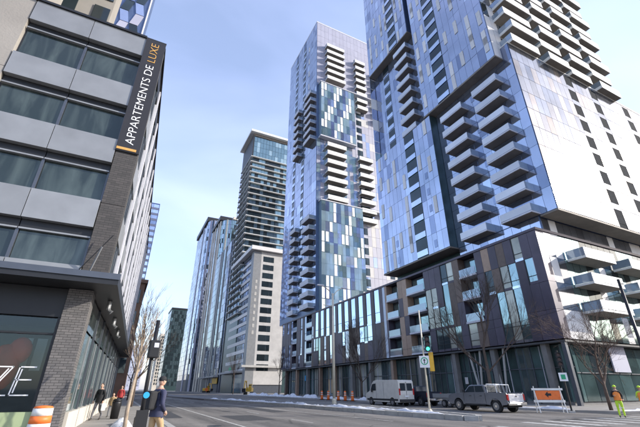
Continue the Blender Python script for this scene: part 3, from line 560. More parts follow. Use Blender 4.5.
# ground floor: brick pier, shop window, side shopfront
wall(lb, 'brick_pier', -2.18, -1.4, 15.98, 17.2, .14, 4.9, 'brick_grey'); wall(lb, 'sign_band', -14, -2.2, 16.1, 16.5, 3.9, 4.9, 'frame_dark')
wall(lb, 'shop_back_wall', -14, -2.2, 19.2, 19.4, .14, 3.9, 'core'); wall(lb, 'shop_floor', -14, -2.2, 16.5, 19.2, .14, .2, 'concrete_dark')
g = wall(lb, 'shop_window', -6.2, -2.26, 16.2, 16.23, .95, 3.86, 'shop_glass'); wall(g, 'window_frame', -2.28, -2.2, 16.1, 16.35, .95, 3.89, 'frame_dark'); wall(g, 'transom', -6.2, -2.29, 16.12, 16.34, 3.3, 3.36, 'frame_dark'); wall(g, 'window_frame', -6.35, -6.21, 16.1, 16.35, .95, 3.89, 'frame_dark')
wall(lb, 'stall_riser', -14, -2.2, 16.1, 16.4, .14, .94, 'shop_green'); 
b = MB(); b.ell((-3.55, 16.75, 2.25), (.5, .22, .75), 14, 10); b.ell((-3.2, 16.8, 2.8), (.36, .2, .45), 12, 8); b.ell((-4.0, 16.8, 1.7), (.4, .22, .6), 12, 8); b.build('red_display', 'shop_red', lb, True, local=False)
for x_ in (-2.75, -3.2): wall(lb, 'shop_poster', x_-.16, x_+.16, 17.6, 17.63, 2.2, 3.3, 'accent_grey')
def strokes(parent, segs, X0, Z0, sc, y_, wd, m, name):
    b = MB()
    for (xa, za, xb, zb) in segs:
        a = Vector((X0+xa*sc, 0, Z0+za*sc)); c = Vector((X0+xb*sc, 0, Z0+zb*sc)); d = (c-a).normalized(); p = Vector((-d.z, 0, d.x))*wd/2; a -= d*wd/2; c += d*wd/2
        b.hexa([(q.x, yy, q.z) for yy in (y_-.012, y_) for q in (a-p, c-p, c+p, a+p)])
    b.build(name, m, parent, local=False)
# slim double-line capitals Z and E on the shop glass
strokes(lb, [(0, 1, .62, 1), (.62, 1, .05, 0), (.48, .92, -.02, 0), (-.02, 0, .62, 0)], -3.62, 1.42, .84, 16.18, .035, 'letter_white', 'shop_letter')
strokes(lb, [(.1, 1, .62, 1), (.1, 1, 0, 0), (0, 0, .6, 0), (.05, .54, .56, .54), (.18, .9, .1, .1)], -3.0, 1.42, .84, 16.18, .035, 'letter_white', 'shop_letter')
for i in range(10):
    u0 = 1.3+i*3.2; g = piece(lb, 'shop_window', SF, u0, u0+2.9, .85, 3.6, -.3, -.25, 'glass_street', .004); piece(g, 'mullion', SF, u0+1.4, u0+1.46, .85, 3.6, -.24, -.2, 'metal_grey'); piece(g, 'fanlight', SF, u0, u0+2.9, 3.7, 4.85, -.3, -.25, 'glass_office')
    piece(lb, 'pier', SF, u0+2.92, u0+3.12, .14, 4.9, -.29, -.2, 'mullion'); piece(lb, 'stall_riser', SF, u0, u0+2.9, .14, .84, -.35, -.12, 'wall_cream')
piece(lb, 'shopfront_back', SF, 1.0, 35, .2, 4.9, -1.2, -.8, 'core')
for i in range(3): MB().tube([SF.pt(1.6+i*4.5, 4.9, .3), SF.pt(1.6+i*4.5, 4.6, .3), SF.pt(1.6+i*4.5, 4.45, .45)], .09, 8).build('canopy_lamp', 'metal_grey', lb, local=False)
MB().tube([(-1.75, 15.88, 5.32), (-1.45, 15.3, 6.4)], .035, 6).build('bracket_arm', 'metal_grey', lb, local=False); MB().tube([(-2.1, 15.88, 5.5), (-1.2, 15.55, 7.0)], .02, 6).build('bracket_arm', 'metal_black', lb, local=False)
MB().box(-1.98, -1.6, 15.55, 15.8, 5.32, 5.5).build('spotlight', 'metal_black', lb, local=False)
# banner with vertical lettering
bn = thing('banner', 'black vertical banner with white and gold lettering on the corner building', 'banner', (-1.52, 15.85, 11))
MB().box(-.46, .47, -.03, .03, 0, 6.85).build('cloth', 'banner', bn); MB().box(-.44, .34, -.045, -.032, .04, .16).build('gold_bar', 'gold', bn)
MB().tube([(-.47, 0, 6.87), (.48, 0, 6.87)], .04, 8).build('rod', 'frame_dark', bn); MB().tube([(-.47, 0, -.02), (.48, 0, -.02)], .03, 8).build('rod', 'frame_dark', bn)
def text(s, size, m, parent, M, ext=.006, name='lettering'):
    c = bpy.data.curves.new('t', 'FONT'); c.body = s; c.size = size; c.extrude = ext; c.offset = -.006; o = bpy.data.objects.new('t', c); COL.objects.link(o); bpy.context.view_layer.update()
    me = bpy.data.meshes.new_from_object(o.evaluated_get(bpy.context.evaluated_depsgraph_get())); bpy.data.objects.remove(o); me.materials.clear(); me.materials.append(MT[m]); wd = max(v.co.x for v in me.vertices)
    return link(name, me, parent, M, True), wd
TM = Matrix.Rotation(math.pi/2, 4, 'X')                       # stand text up facing -Y
rot = lambda x, z, sx: Matrix.Translation((x, -.04, z)) @ TM @ Matrix.Rotation(math.pi/2, 4, 'Z') @ Matrix.Diagonal((sx, 1, 1, 1))
_, wl = text('APPARTEMENTS DE', .52, 'letter_white', bn, rot(.17, .35, 1)); o1 = _; k_ = 4.75/wl; o1.matrix_basis = rot(.17, .35, k_)
o2, w2_ = text('LUXE', .52, 'gold', bn, rot(.17, .35+4.75+.2, k_))
# set-back upper floors and the patterned tower behind it
su = block('penthouse_block', 'cream set-back upper storeys with glass rail above the corner building', -11, -5.0, 21, 22.4, 30, 'wall_buff', 17.7)
sf = Face(-11, 20.98, 1, 0)
for k in range(4):
    for x_ in (1.0, 3.2, 5.0): piece(su, 'window', sf, x_, x_+.9, 19+k*3.1, 21.3+k*3.1, 0, .06, 'glass_dark')
for k in range(3): piece(su, 'railing', Face(-11, 17.4, 1, 0), 4.4+k*.95, 5.3+k*.95, 17.96, 19.0, 0, .04, 'glass_rail')
bt = block('patterned_tower', 'blue glass tower with slanted white pattern rising behind the corner building', -19, -5.7, 40, 43, 80, 'core_blue', 0)
bf = Face(-19, 39.98, 1, 0)
for i in range(9):
    for k in range(22):
        u0 = -.1+i*1.46; z0 = 30+k*2.0; s_ = .5 if (i+k) % 2 else -.5; m = ['glass_blue', 'glass_deep', 'panel_lavender', 'glass_dark', 'glass_dark'][(i*2+k*3) % 5]
        b = MB(); q = [(u0+.25+s_*.4, z0+1.9), (u0+1.2+s_*.4, z0+1.9), (u0+1.2-s_*.4, z0), (u0+.25-s_*.4, z0)]; b.hexa([bf.pt(a, z, 0) for a, z in q]+[bf.pt(a, z, .12) for a, z in q]); b.build('slanted_panel', m, bt, local=False)
wall(bt, 'corner_trim', -5.75, -5.6, 39.85, 40.1, 20, 79, 'panel_white')

# further left side
b1 = block('brick_building', 'brown brick building beyond the grey corner building on the left', -16, 1.0, 56, 84, 14.8, 'brown_brick_far')
bf1, bf2 = Face(-16, 55.97, 1, 0), Face(1.03, 56, 0, 1)
for k in range(4):
    for i in range(6): piece(b1, 'window', bf1, 1+i*2.8, 2.6+i*2.8, 3.4+k*2.9, 5.2+k*2.9, -.05, .05, 'glass_dark')
    for i in range(9): piece(b1, 'window', bf2, 1+i*3, 2.6+i*3, 3.4+k*2.9, 5.2+k*2.9, -.05, .05, 'glass_dark')
wall(b1, 'cornice', -16, 1.3, 55.7, 84, 14.81, 15.3, 'brown_brick_far')
b2 = block('glass_office', 'pale blue striped glass tower on the far left side of the street', -9, 2.8, 205, 250, 95, 'core_blue')
for F, W_ in ((Face(-9, 204.96, 1, 0), 11.7), (Face(2.84, 205, 0, 1), 45)):
    for k in range(28): piece(b2, 'spandrel', F, .05, W_-.05, 2+k*3.3, 3.3+k*3.3, -.02, .1, 'panel_lavender')
    panes(b2, 'glazing', F, .1, W_-.1, 2, 94.4, int(W_/2.4), 28, [('glass_pale', 3), ('glass_deep', 1.5), ('glass_blue', 2)], .15, -.01, .04)
b3 = block('glass_office', 'tallest pale glass tower peeping past the left corner building', -12, 3.4, 310, 360, 135, 'core_blue')
for F, W_ in ((Face(-12, 309.96, 1, 0), 15.3), (Face(3.44, 310, 0, 1), 50)): panes(b3, 'glazing', F, .1, W_-.1, 2, 134, int(W_/3), 36, [('glass_pale', 4), ('glass_blue', 2), ('panel_lavender', 1)], .2, -.01, .05)
b4 = block('brick_lowrise', 'low brown shop row in shade far down the left pavement', -20, 1.9, 100, 190, 13, 'brown_brick_far')
for i in range(18): piece(b4, 'window', Face(1.94, 100, 0, 1), 2+i*4.8, 5+i*4.8, 5, 11, -.03, .04, 'glass_dark')
b5 = block('pale_block', 'hazy pale block behind the bare trees down the left side', -10, 6.2, 420, 450, 42, 'panel_lavender')
panes(b5, 'window_grid', Face(-10, 419.9, 1, 0), 1, 15.5, 4, 41, 7, 12, [('glass_pale', 3), ('glass_deep', 1)], .9, 0, .05); panes(b5, 'window_grid', Face(6.25, 420, 0, 1), 1, 29, 4, 41, 12, 12, [('glass_pale', 3), ('glass_deep', 1)], .9, 0, .05)

ob = block('brick_row', 'unseen brown brick row added across the side street to mirror in the corner shop glass', 60, 260, -52, -32, 19, 'brown_brick_far')  # unseen row opposite, added to give the corner glass something to reflect
panes(ob, 'window_grid', Face(260, -31.97, -1, 0), 2, 198, 1, 18, 60, 5, [('glass_dark', 3), ('window_void', 2), ('wall_buff', 1)], 1.3, -.02, .03)

# ------------------------------------------------------------------ trees
def tree(label, loc, H, seed, m='bark', spread=.5, levels=5, r0=.13, lean=(0, 0), first=.28, twigs=3, group=None, name='bare_tree'):
    t = thing(name, label, 'tree', loc, 0, group); r = random.Random(seed); tr = MB(); br = MB()
    trunk_top = Vector((lean[0], lean[1], H*first)); pts = [Vector((0, 0, -.1)), trunk_top*.5+Vector((r.uniform(-.05, .05), r.uniform(-.05, .05), 0)), trunk_top]
    tr.tube(pts, [r0*1.15, r0, r0*.85], 9); tr.build('trunk', m, t, True)
    def grow(p, d, l, rad, lev):
        q = p+d*l*.5+Vector((r.uniform(-1, 1), r.uniform(-1, 1), r.uniform(-.3, 1)))*l*.06; e = q+(d+Vector((r.uniform(-.2, .2), r.uniform(-.2, .2), .12))).normalized()*l*.5
        br.tube([p, q, e], [rad, rad*.82, rad*.6], 6 if lev < 2 else 4 if lev < 4 else 3, cap=False)
        if lev >= levels: return
        for i in range(twigs if lev else twigs+1):
            a = Vector((r.gauss(0, 1), r.gauss(0, 1), r.gauss(0, .6))).normalized(); nd = (d+a*spread*(1.0 if i else .4)+Vector((0, 0, .12))).normalized(); s = p.lerp(e, r.uniform(.45, 1)) if i else e
            grow(s, nd, l*r.uniform(.62, .88), max(rad*(.64 if i == 0 else .5), .0075), lev+1)
    grow(trunk_top-Vector((0, 0, .05)), Vector((lean[0]*.1, lean[1]*.1, 1)).normalized(), H*.26, r0*.8, 0)
    for i in range(3): grow(pts[1].lerp(trunk_top, r.uniform(.5, 1)), Vector((r.uniform(-1, 1), r.uniform(-1, 1), .9)).normalized(), H*.24, r0*.5, 1)
    br.build('crown', m, t, True); return t
G = 'bare street trees'
tree('bare reddish tree with dense fine twigs at the corner beside the workers', (34.2, 18.6, .14), 7.2, 3, 'bark_red', .8, 6, .12, first=.3, group=G)
tree('tall bare dark tree in front of the podium behind the grey pickup', (34.4, 29.6, .14), 12.2, 5, 'bark', .5, 6, .19, first=.3, group=G)
tree('bare dark tree on the pavement behind the orange cones', (34.0, 53.5, .14), 10, 8, 'bark', .45, 6, .17, group=G)
tree('thin bare tree beside the far end of the podium', (33.6, 88, .14), 10, 13, 'bark', .5, 5, .12, group=G)
tree('slim bare tree in front of the banded office block', (33.4, 128, .14), 11, 15, 'bark', .45, 5, .13, group=G)
tree('slim pale young tree wrapped in twigs on the near left pavement', (.5, 14.3, .14), 2.8, 21, 'bark_pale', .35, 4, .06, first=.62, group=G)
tree('bare dark tree with spreading twigs beyond the left signal pole', (1.6, 42, .14), 9.5, 24, 'bark', .6, 5, .12, group=G)
tree('small bare tree farther down the left pavement', (1.9, 66, .14), 9.5, 27, 'bark', .6, 5, .12, group=G)

# ------------------------------------------------------------------ street furniture
CC = {}
def cached(key, fn):
    if key not in CC: CC[key] = fn()
    return CC[key]
def cone(label, x, y, z=.0, H=1.05):
    t = thing('traffic_cone', label, 'traffic cone', (x, y, z), rng.uniform(0, 3), 'orange cones along the far kerb')
    link('base', cached('cb', lambda: MB().box(-.32, .32, -.32, .32, 0, .06).mesh('base', 'rubber')), t, None, True)
    body = link('body', cached('cc', lambda: MB().lathe([(.24, .06), (.225, .3), (.20, .6), (.175, 1.0), (.16, 1.3), (.06, 1.36)], n=14).mesh('body', 'orange', True)), t, None, True)
    for zz in (.72, 1.0): link('reflective_band', cached('cr%s' % zz, lambda: MB().lathe([(.207-.06*(zz-.6), zz), (.20-.06*(zz-.6), zz+.11)], n=14).mesh('band', 'reflective', True)), body, None, True)
lab = ['leftmost of the five orange cones on the far kerb', 'second from left of the five orange cones on the far kerb', 'middle one of the five orange cones, right of the pale lamp post', 'second from right of the five orange cones on the far kerb', 'rightmost of the five orange cones, nearest the white van']
for (l_, y_) in zip(lab, (61.2, 58.9, 55.6, 53.5, 51.4)): cone(l_, 31.0, y_)
dr = thing('traffic_drum', 'orange and white striped traffic drum before the grey brick pier', 'traffic drum', (-1.62, 13.4, .14))
MB().lathe([(.36, 0), (.36, .08), (.30, .1)], n=20).build('base', 'rubber', dr, True)
for k in range(5): MB().lathe([(.29-.012*k, .1+k*.18), (.281-.012*k, .275+k*.18)], n=20).build('stripe', 'orange' if k % 2 else 'reflective', dr, True)
MB().lathe([(.235, 1.0), (.20, 1.04), (.06, 1.06)], n=16).build('lid', 'orange', dr, True)
bc = thing('barricade', 'orange road works barricade board on white legs at the corner', 'barricade', (29.3, 20.1, 0), R(-35))
MB().box(-.85, .85, -.02, .02, .88, 1.5).build('board', 'orange', bc); MB().box(-1.1, 1.1, -.05, -.021, 1.52, 1.66).build('rail', 'reflective', bc); MB().box(-1.1, 1.1, -.05, -.021, .7, .86).build('rail', 'reflective', bc)
for s_ in (-1, 1): MB().tube([(s_*.92, .3, .02), (s_*.92, .0, 1.8)], .035, 6).build('leg', 'reflective', bc); MB().tube([(s_*.92, -.4, .02), (s_*.92, .0, 1.5)], .035, 6).build('leg', 'reflective', bc)
MB().face([(-.22, -.03, 1.23), (0, -.03, 1.02), (0, -.03, 1.15), (.22, -.03, 1.15), (.22, -.03, 1.31), (0, -.03, 1.31), (0, -.03, 1.44)]).build('arrow', 'metal_black', bc)
def head(parent, x, y, z, lit=2, face=-1, body='metal_black'):
    """three-lamp signal head facing -Y"""
    hd = MB().box(x-.17, x+.17, y-.12, y+.12, z, z+1.02).build('signal_head', body, parent)
    for k in range(3):
        MB().tube([(x, y-.121, z+.18+k*.33), (x, y-.14, z+.18+k*.33)], .115, 14).build('lamp', 'lamp_green' if k == 0 and lit == 0 else 'lamp_off', hd)
        b = MB(); n = 10
        for q in range(n-1):
            a0, a1 = math.pi*q/(n-1), math.pi*(q+1)/(n-1); c = lambda a, yy: (x+.14*math.cos(a), yy, z+.18+k*.33+.14*math.sin(a)); b.face([c(a0, y-.12), c(a1, y-.12), c(a1, y-.33), c(a0, y-.33)])
        b.build('visor', body, hd)
ms = thing('traffic_signal', 'traffic signal pole with white sign and green light on the median', 'traffic signal', (18.8, 21.4, .21), R(-38))
MB().lathe([(.16, 0), (.16, .12), (.09, .2)], n=12).build('base', 'metal_pole', ms); MB().tube([(0, 0, .1), (0, 0, 6.6)], [.065, .045], 10).build('pole', 'metal_pole', ms, True)
head(ms, .33, 0, 3.75, 0); MB().box(.05, .2, -.03, .03, 4.5, 4.56).build('bracket', 'metal_black', ms); MB().box(.05, .2, -.03, .03, 3.9, 3.96).build('bracket', 'metal_black', ms)
MB().box(.34, .64, .06, .36, 2.5, 3.72).build('signal_housing', 'yellow', ms)
sg = MB().box(-.33, .33, -.1, -.07, 2.72, 3.48).build('sign_plate', 'letter_white', ms)
b = MB(); n = 24
for q in range(n):
    a0, a1 = 2*math.pi*q/n, 2*math.pi*(q+1)/n; c = lambda a, rr: (rr*math.cos(a), -.104, 3.14+rr*math.sin(a)); b.face([c(a0, .19), c(a1, .19), c(a1, .25), c(a0, .25)])
b.build('green_ring', 'sign_green', sg); MB().face([(-.03, -.105, 2.98), (.03, -.105, 2.98), (.03, -.105, 3.17), (.09, -.105, 3.17), (0, -.105, 3.3), (-.09, -.105, 3.17), (-.03, -.105, 3.17)]).build('arrow', 'metal_black', sg)
lp = thing('lamp_post', 'tall pale lamp post with two raised arms on the median', 'lamp post', (20.8, 38.2, .21))
MB().lathe([(.24, 0), (.24, .35), (.17, .5)], n=12).build('base', 'metal_pole', lp); MB().tube([(0, 0, .3), (0, 0, 6), (0, 0, 11.6)], [.155, .14, .11], 12).build('pole', 'metal_pole', lp, True)
for s_ in (-1, 1):
    MB().tube([(0, 0, 11.2), (s_*.5, 0, 11.9), (s_*1.3, 0, 12.35)], .05, 8).build('arm', 'metal_pole', lp, True); MB().box(s_*1.6-.42, s_*1.6+.42, -.13, .13, 12.3, 12.46).build('luminaire', 'balcony_grey', lp, bevel=.04)
MB().tube([(0, 0, 10.1), (-1.25, .1, 10.15)], .035, 6).build('arm', 'metal_pole', lp)
ls = thing('pedestrian_signal', 'dark signal pole with pedestrian head beside the man in navy', 'traffic signal', (.62, 9.9, .14), R(4))
MB().lathe([(.13, 0), (.13, .9), (.07, 1.0)], n=12).build('base', 'metal_black', ls); MB().tube([(0, 0, .5), (0, 0, 2.95)], .045, 10).build('pole', 'metal_black', ls, True)
MB().box(-.11, .12, -.22, .02, 2.1, 2.48).build('signal_head', 'metal_black', ls, bevel=.02); MB().box(-.02, .08, -.23, -.221, 2.32, 2.42).build('lens', 'balcony_grey', ls); MB().tube([(.02, -.07, 1.34), (.02, -.09, 1.34)], .065, 16).build('round_sign', 'blue_sign', ls)
MB().box(-.12, .12, -.14, -.06, .6, 1.05).build('control_box', 'metal_black', ls)
rs = thing('traffic_signal', 'dark traffic signal pole with small pale sign behind the barricade', 'traffic signal', (30.9, 19.6, .0), R(-50))
MB().tube([(0, 0, 0), (0, 0, 4.4)], .07, 8).build('pole', 'metal_black', rs); head(rs, 0, -.2, 3.2, 2); MB().box(-.28, .28, -.12, -.09, 2.15, 2.75).build('sign_plate', 'letter_white', rs); MB().box(-.15, .15, -.13, -.121, 2.28, 2.62).build('sign_symbol', 'sign_green', rs)
MB().box(-.2, .2, -.2, .2, 0, .12).build('footing', 'concrete', rs)
rp_ = thing('utility_pole', 'slim dark utility pole at the right edge with small sign', 'pole', (29.0, 12.9, 0))
MB().tube([(0, 0, 0), (0, 0, 8.3)], [.13, .09], 8).build('pole', 'metal_black', rp_, True); MB().box(-.1, .5, -.15, -.11, 3.6, 4.3).build('sign_plate', 'letter_white', rp_); MB().tube([(0, 0, 8.0), (1.4, .4, 8.25)], .045, 6).build('arm', 'metal_black', rp_)
for (nm, label, loc, col_) in (('litter_bin', 'small black litter bin on the left pavement by the snow', (.25, 25.5, .14), 'metal_black'),):
    lbn = thing(nm, label, 'bin', loc); MB().lathe([(.2, 0), (.24, .75), (.24, .85)], n=14).build('body', col_, lbn, True); MB().lathe([(.25, .86), (.2, .95), (.05, .99)], n=14).build('lid', col_, lbn, True)
cb = MB().tube([(34.6+i*.0+(-34.6+29)*i/16, 58+(12.9-58)*i/16, 6.2+.5*((i-8)/8)**2-.5+1.2*(i/16)) for i in range(17)], .018, 4).build('overhead_cable', 'metal_black'); tag(cb, 'thin black overhead cable running to the right edge utility pole', 'cable')

# construction machines by the banded office block
def digger(label, loc, rz, sc=1.0):
    t = thing('excavator', label, 'excavator', loc, rz, 'yellow diggers by the white office block')
    for s_ in (-1, 1): MB().prism([(-1.3, .0), (1.3, .0), (1.6, .35), (1.3, .7), (-1.3, .7), (-1.6, .35)], s_*.95-.25, s_*.95+.25).build('track', 'rubber', t)
    MB().prism([(-1.6, .75), (1.1, .75), (1.1, 1.5), (-.2, 1.6), (-.9, 1.9), (-1.6, 1.8)], -1, 1).build('body', 'yellow', t, bevel=.06); c = MB().prism([(-.1, 1.5), (1.1, 1.5), (1.0, 2.3), (.7, 2.8), (-.1, 2.8)], -1, -.1).build('cab', 'yellow', t, bevel=.05)
    MB().box(-1.02, -.08, .1, .95, 1.7, 2.6).build('cab_glass', 'car_glass', c)
    MB().tube([(.3, 1.0, 1.4), (.3, 2.6, 3.6), (.3, 4.0, 3.5)], [.22, .2, .18], 6).build('boom', 'yellow', t); MB().tube([(.3, 4.0, 3.5), (.3, 4.7, 1.6)], .15, 6).build('stick', 'yellow', t); MB().prism([(4.3, .6), (5.0, .9), (5.1, 1.6), (4.6, 1.7), (4.4, 1.2)], -.2, .8).build('bucket', 'frame_dark', t)
digger('yellow excavator with bent arm between the office block and podium', (35.5, 118, .14), R(150)); digger('yellow excavator in the shade further along below the canopies', (36.5, 186, .14), R(200))
pl = thing('portable_sign', 'small orange road works sign far along the right kerb', 'sign', (33.0, 168, .14)); MB().face([(0, 0, .5), (.8, 0, 1.3), (0, 0, 2.1), (-.8, 0, 1.3)]).build('board', 'orange', pl); MB().tube([(0, .05, 0), (0, .05, 1.3)], .05, 6).build('post', 'metal_grey', pl)

# ------------------------------------------------------------------ vehicles (front towards +Y in local space)
def wheel(parent, x, y, r, wd=.24):
    t = MB().tube([(x-wd/2, y, r), (x+wd/2, y, r)], r, 20).build('wheel', 'rubber', parent)
    s = 1 if x > 0 else -1; MB().tube([(x+s*wd/2, y, r), (x+s*(wd/2+.015), y, r)], r*.62, 16).build('rim', 'rim', t); MB().tube([(x+s*(wd/2+.016), y, r), (x+s*(wd/2+.03), y, r)], r*.2, 10).build('hub', 'chrome', t)
def arch(parent, x, y, r):
    s = 1 if x > 0 else -1; P = [(y+math.cos(math.pi*q/10)*r, .38+math.sin(math.pi*q/10)*r) for q in range(11)]; MB().prism(P, x-.012 if s < 0 else x, x if s < 0 else x+.012).build('wheel_arch', 'plastic_black', parent)
vn = thing('van', 'white cargo van parked by the kerb with dark rear windows', 'van', (27.0, 37.0, 0), R(1))
W_ = .98
bd = MB(); sec = [(-2.95, .45, .62, 2.42), (-2.8, .42, .98, 2.5), (1.1, .42, .99, 2.52), (1.55, .42, .985, 2.44)]
def arcp(y, r, zc, z0):            # wheel opening, front to rear, for the underside of a side profile
    return [(y+r, z0)]+[(y+r*math.cos(math.pi*q/8), zc+r*math.sin(math.pi*q/8)) for q in range(9)]+[(y-r, z0)]
prof = [(-2.95, .5), (-2.99, 1.1), (-2.92, 2.3), (-2.78, 2.47), (0.9, 2.52), (1.45, 2.42), (1.8, 2.15), (2.28, 1.42), (2.95, 1.18), (3.08, .95), (3.1, .5), (2.9, .36)]+arcp(2.05, .44, .38, .36)+arcp(-1.75, .44, .38, .36)+[(-2.9, .36)]
bo = MB().prism(prof, -W_, W_).build('body', 'paint_white', vn, bevel=.09)
for s_ in (-1, 1):
    x = s_*(W_+.006); o = MB().face([(x, 1.05, 1.45), (x, 2.12, 1.45), (x, 1.72, 2.1), (x, 1.05, 2.18)][::s_]).build('side_window', 'car_glass', vn)
    for yy in (-.35, 1.0): MB().box(min(x, x-s_*.004), max(x, x-s_*.004), yy-.012, yy+.012, .6, 2.3).build('door_seam', 'plastic_black', vn)
    MB().box(min(x, x+s_*.01), max(x, x+s_*.01), -2.75, 2.8, .5, .68).build('side_trim', 'plastic_black', vn)
    MB().box(s_*1.05-.08, s_*1.05+.08, 1.65, 1.8, 1.3, 1.62).build('mirror', 'plastic_black', vn); MB().box(s_*.9-.07, s_*.9+.07, -3.02, -2.93, 1.05, 1.65).build('tail_light', 'tail_red', vn)
    MB().box(s_*.72-.14, s_*.72+.14, 2.98, 3.1, .85, 1.1).build('headlight', 'chrome', vn); MB().face([(s_*.1, -2.962, 1.45), (s_*.8, -2.962, 1.45), (s_*.78, -2.925, 2.15), (s_*.1, -2.925, 2.15)][::-s_]).build('rear_window', 'car_glass', vn, M=Matrix.Translation((0, -.02, 0)))
    for yy in (-1.75, 2.05): wheel(vn, s_*(W_-.13), yy, .36)
MB().face([(-.8, 2.2, 1.5), (.8, 2.2, 1.5), (.75, 1.72, 2.25), (-.75, 1.72, 2.25)]).build('windscreen', 'car_glass', vn, M=Matrix.Translation((0, .06, .04)))
MB().box(-.7, .7, -2.6, 2.8, .3, 1.0).build('underbody', 'rubber', vn); MB().box(-.95, .95, -3.12, -2.95, .42, .66).build('rear_bumper', 'plastic_black', vn, bevel=.03); MB().box(-.26, .26, -3.02, -2.99, .85, 1.0).build('licence_plate', 'plate', vn); MB().box(-.015, .015, -3.0, -2.97, .7, 2.3).build('door_seam', 'plastic_black', vn)
def pickup(label, loc, rz, m, bed=True, rack=False):
    t = thing('pickup_truck', label, 'pickup truck', loc, rz); W_ = .98
    front = [(-.98, .52), (-.98, 1.36), (1.2, 1.36), (1.4, 1.33), (2.5, 1.26), (2.8, 1.16), (2.92, .98), (2.94, .6), (2.8, .48)]+arcp(1.85, .53, .42, .48)+[(1.2, .5)]
    MB().prism(front, -W_, W_).build('body', m, t, bevel=.05)
    for s_ in (-1, 1):
        side = [(-2.92, .62), (-2.94, 1.25), (-2.88, 1.36), (-1.0, 1.36), (-1.0, .52), (-1.25, .5)]+arcp(-1.85, .53, .42, .5)+[(-2.8, .54)]
        MB().prism(side, min(s_*W_, s_*(W_-.1)), max(s_*W_, s_*(W_-.1))).build('bed_side', m, t, bevel=.02)
        MB().box(min(s_*(W_+.006), s_*(W_-.01)), max(s_*(W_+.006), s_*(W_-.01)), -2.3, 2.3, .96, .985).build('body_crease', m, t)
        for yy in (-.55, .5): MB().box(s_*(W_+.015)-.012, s_*(W_+.015)+.012, yy-.1, yy+.1, 1.1, 1.14).build('door_handle', 'plastic_black', t)
    MB().box(-.72, .72, -2.8, 2.7, .36, .78).build('underbody', 'rubber', t)
    cab = MB().prism([(-1.0, 1.3), (1.38, 1.28), (.68, 1.86), (.45, 1.92), (-.72, 1.92), (-.9, 1.86)], -.84, .84).build('cab', m, t, bevel=.07)
    for s_ in (-1, 1):
        x = s_*.846
        MB().face([(x, .12, 1.38), (x, 1.15, 1.36), (x, .62, 1.8), (x, .12, 1.84)][::s_]).build('side_window', 'car_glass', cab); MB().face([(x, -.82, 1.4), (x, .04, 1.38), (x, .04, 1.84), (x, -.7, 1.84)][::s_]).build('side_window', 'car_glass', cab)
        for yy in (-.95, .08, 1.2): MB().box(s_*(W_+.003)-.003, s_*(W_+.003)+.003, yy-.01, yy+.01, .7, 1.3).build('door_seam', 'plastic_black', t)
        MB().box(s_*1.06-.1, s_*1.06+.1, .98, 1.12, 1.35, 1.55).build('mirror', 'plastic_black', t); MB().box(s_*.9-.08, s_*.9+.08, -2.96, -2.86, .85, 1.25).build('tail_light', 'tail_red', t); MB().box(s_*.74-.16, s_*.74+.16, 2.82, 2.94, .9, 1.08).build('headlight', 'chrome', t)
        for yy in (-1.85, 1.85): wheel(t, s_*(W_-.14), yy, .42, .28)
        MB().box(s_*.97-.05, s_*.97+.05, -.9, 1.1, .45, .55).build('side_step', 'plastic_black', t)
    MB().face([(-.76, .72, 1.86), (.76, .72, 1.86), (.8, 1.34, 1.34), (-.8, 1.34, 1.34)]).build('windscreen', 'car_glass', cab, M=Matrix.Translation((0, .03, .03))); MB().face([(-.72, -.93, 1.84), (.72, -.93, 1.84), (.76, -1.02, 1.4), (-.76, -1.02, 1.4)]).build('rear_window', 'car_glass', cab, M=Matrix.Translation((0, -.06, 0)))
    MB().box(-.87, .87, -2.85, -1.0, .8, .84).build('bed_floor', 'plastic_black', t)
    tg = MB().box(-.8, .8, -2.96, -2.925, .72, 1.28).build('tailgate', 'accent_grey' if bed else m, t, bevel=.01); MB().box(-.12, .12, -2.975, -2.962, 1.08, 1.14).build('handle', 'plastic_black', tg); MB().box(-.95, .95, -3.08, -2.92, .5, .7).build('rear_bumper', 'chrome', t, bevel=.03); MB().box(-.2, .2, -3.1, -3.082, .54, .66).build('licence_plate', 'plate', t)  # grey truck's tailgate is paler than its body: sun on it put into the colour
    MB().box(-.62, .62, 2.92, 2.96, .7, 1.02).build('grille', 'plastic_black', t); MB().box(-.95, .95, 2.88, 3.05, .45, .66).build('front_bumper', 'chrome', t, bevel=.03)
    if rack:
        for s_ in (-.75, .75): MB().tube([(s_, -1.05, 1.35), (s_, -1.05, 1.95), (s_, -1.9, 1.9), (s_, -1.95, 1.35)], .03, 6).build('rack_frame', 'white_paint', t)
        MB().tube([(-.75, -1.05, 1.95), (.75, -1.05, 1.95)], .03, 6).build('rack_frame', 'white_paint', t); MB().tube([(-.75, -1.9, 1.9), (.75, -1.9, 1.9)], .03, 6).build('rack_frame', 'white_paint', t)
    return t
pickup('grey pickup truck with white bed rack at the kerb near the barricade', (27.0, 24.1, 0), R(1), 'paint_grey', True, True)
pickup('dark navy pickup truck behind the white van', (29.9, 36.0, 0), R(-1), 'paint_navy', False)
tl = thing('flatbed_trailer', 'low grey flatbed trailer between the navy and grey pickups', 'trailer', (29.9, 30.6, 0))
MB().box(-1, 1, -2.0, 1.6, .72, .84).build('deck', 'concrete_dark', tl)
for s_ in (-1, 1): MB().box(s_*1.0-.03, s_*1.0+.03, -2.0, 1.6, .85, 1.2).build('side_board', 'metal_grey', tl); [wheel(tl, s_*.82, yy, .33, .2) for yy in (-.5, .25)]
MB().box(-1, 1, -2.03, -1.98, .85, 1.2).build('tail_board', 'metal_grey', tl); MB().tube([(0, 1.6, .75), (0, 2.5, .6)], .05, 6).build('drawbar', 'metal_black', tl)

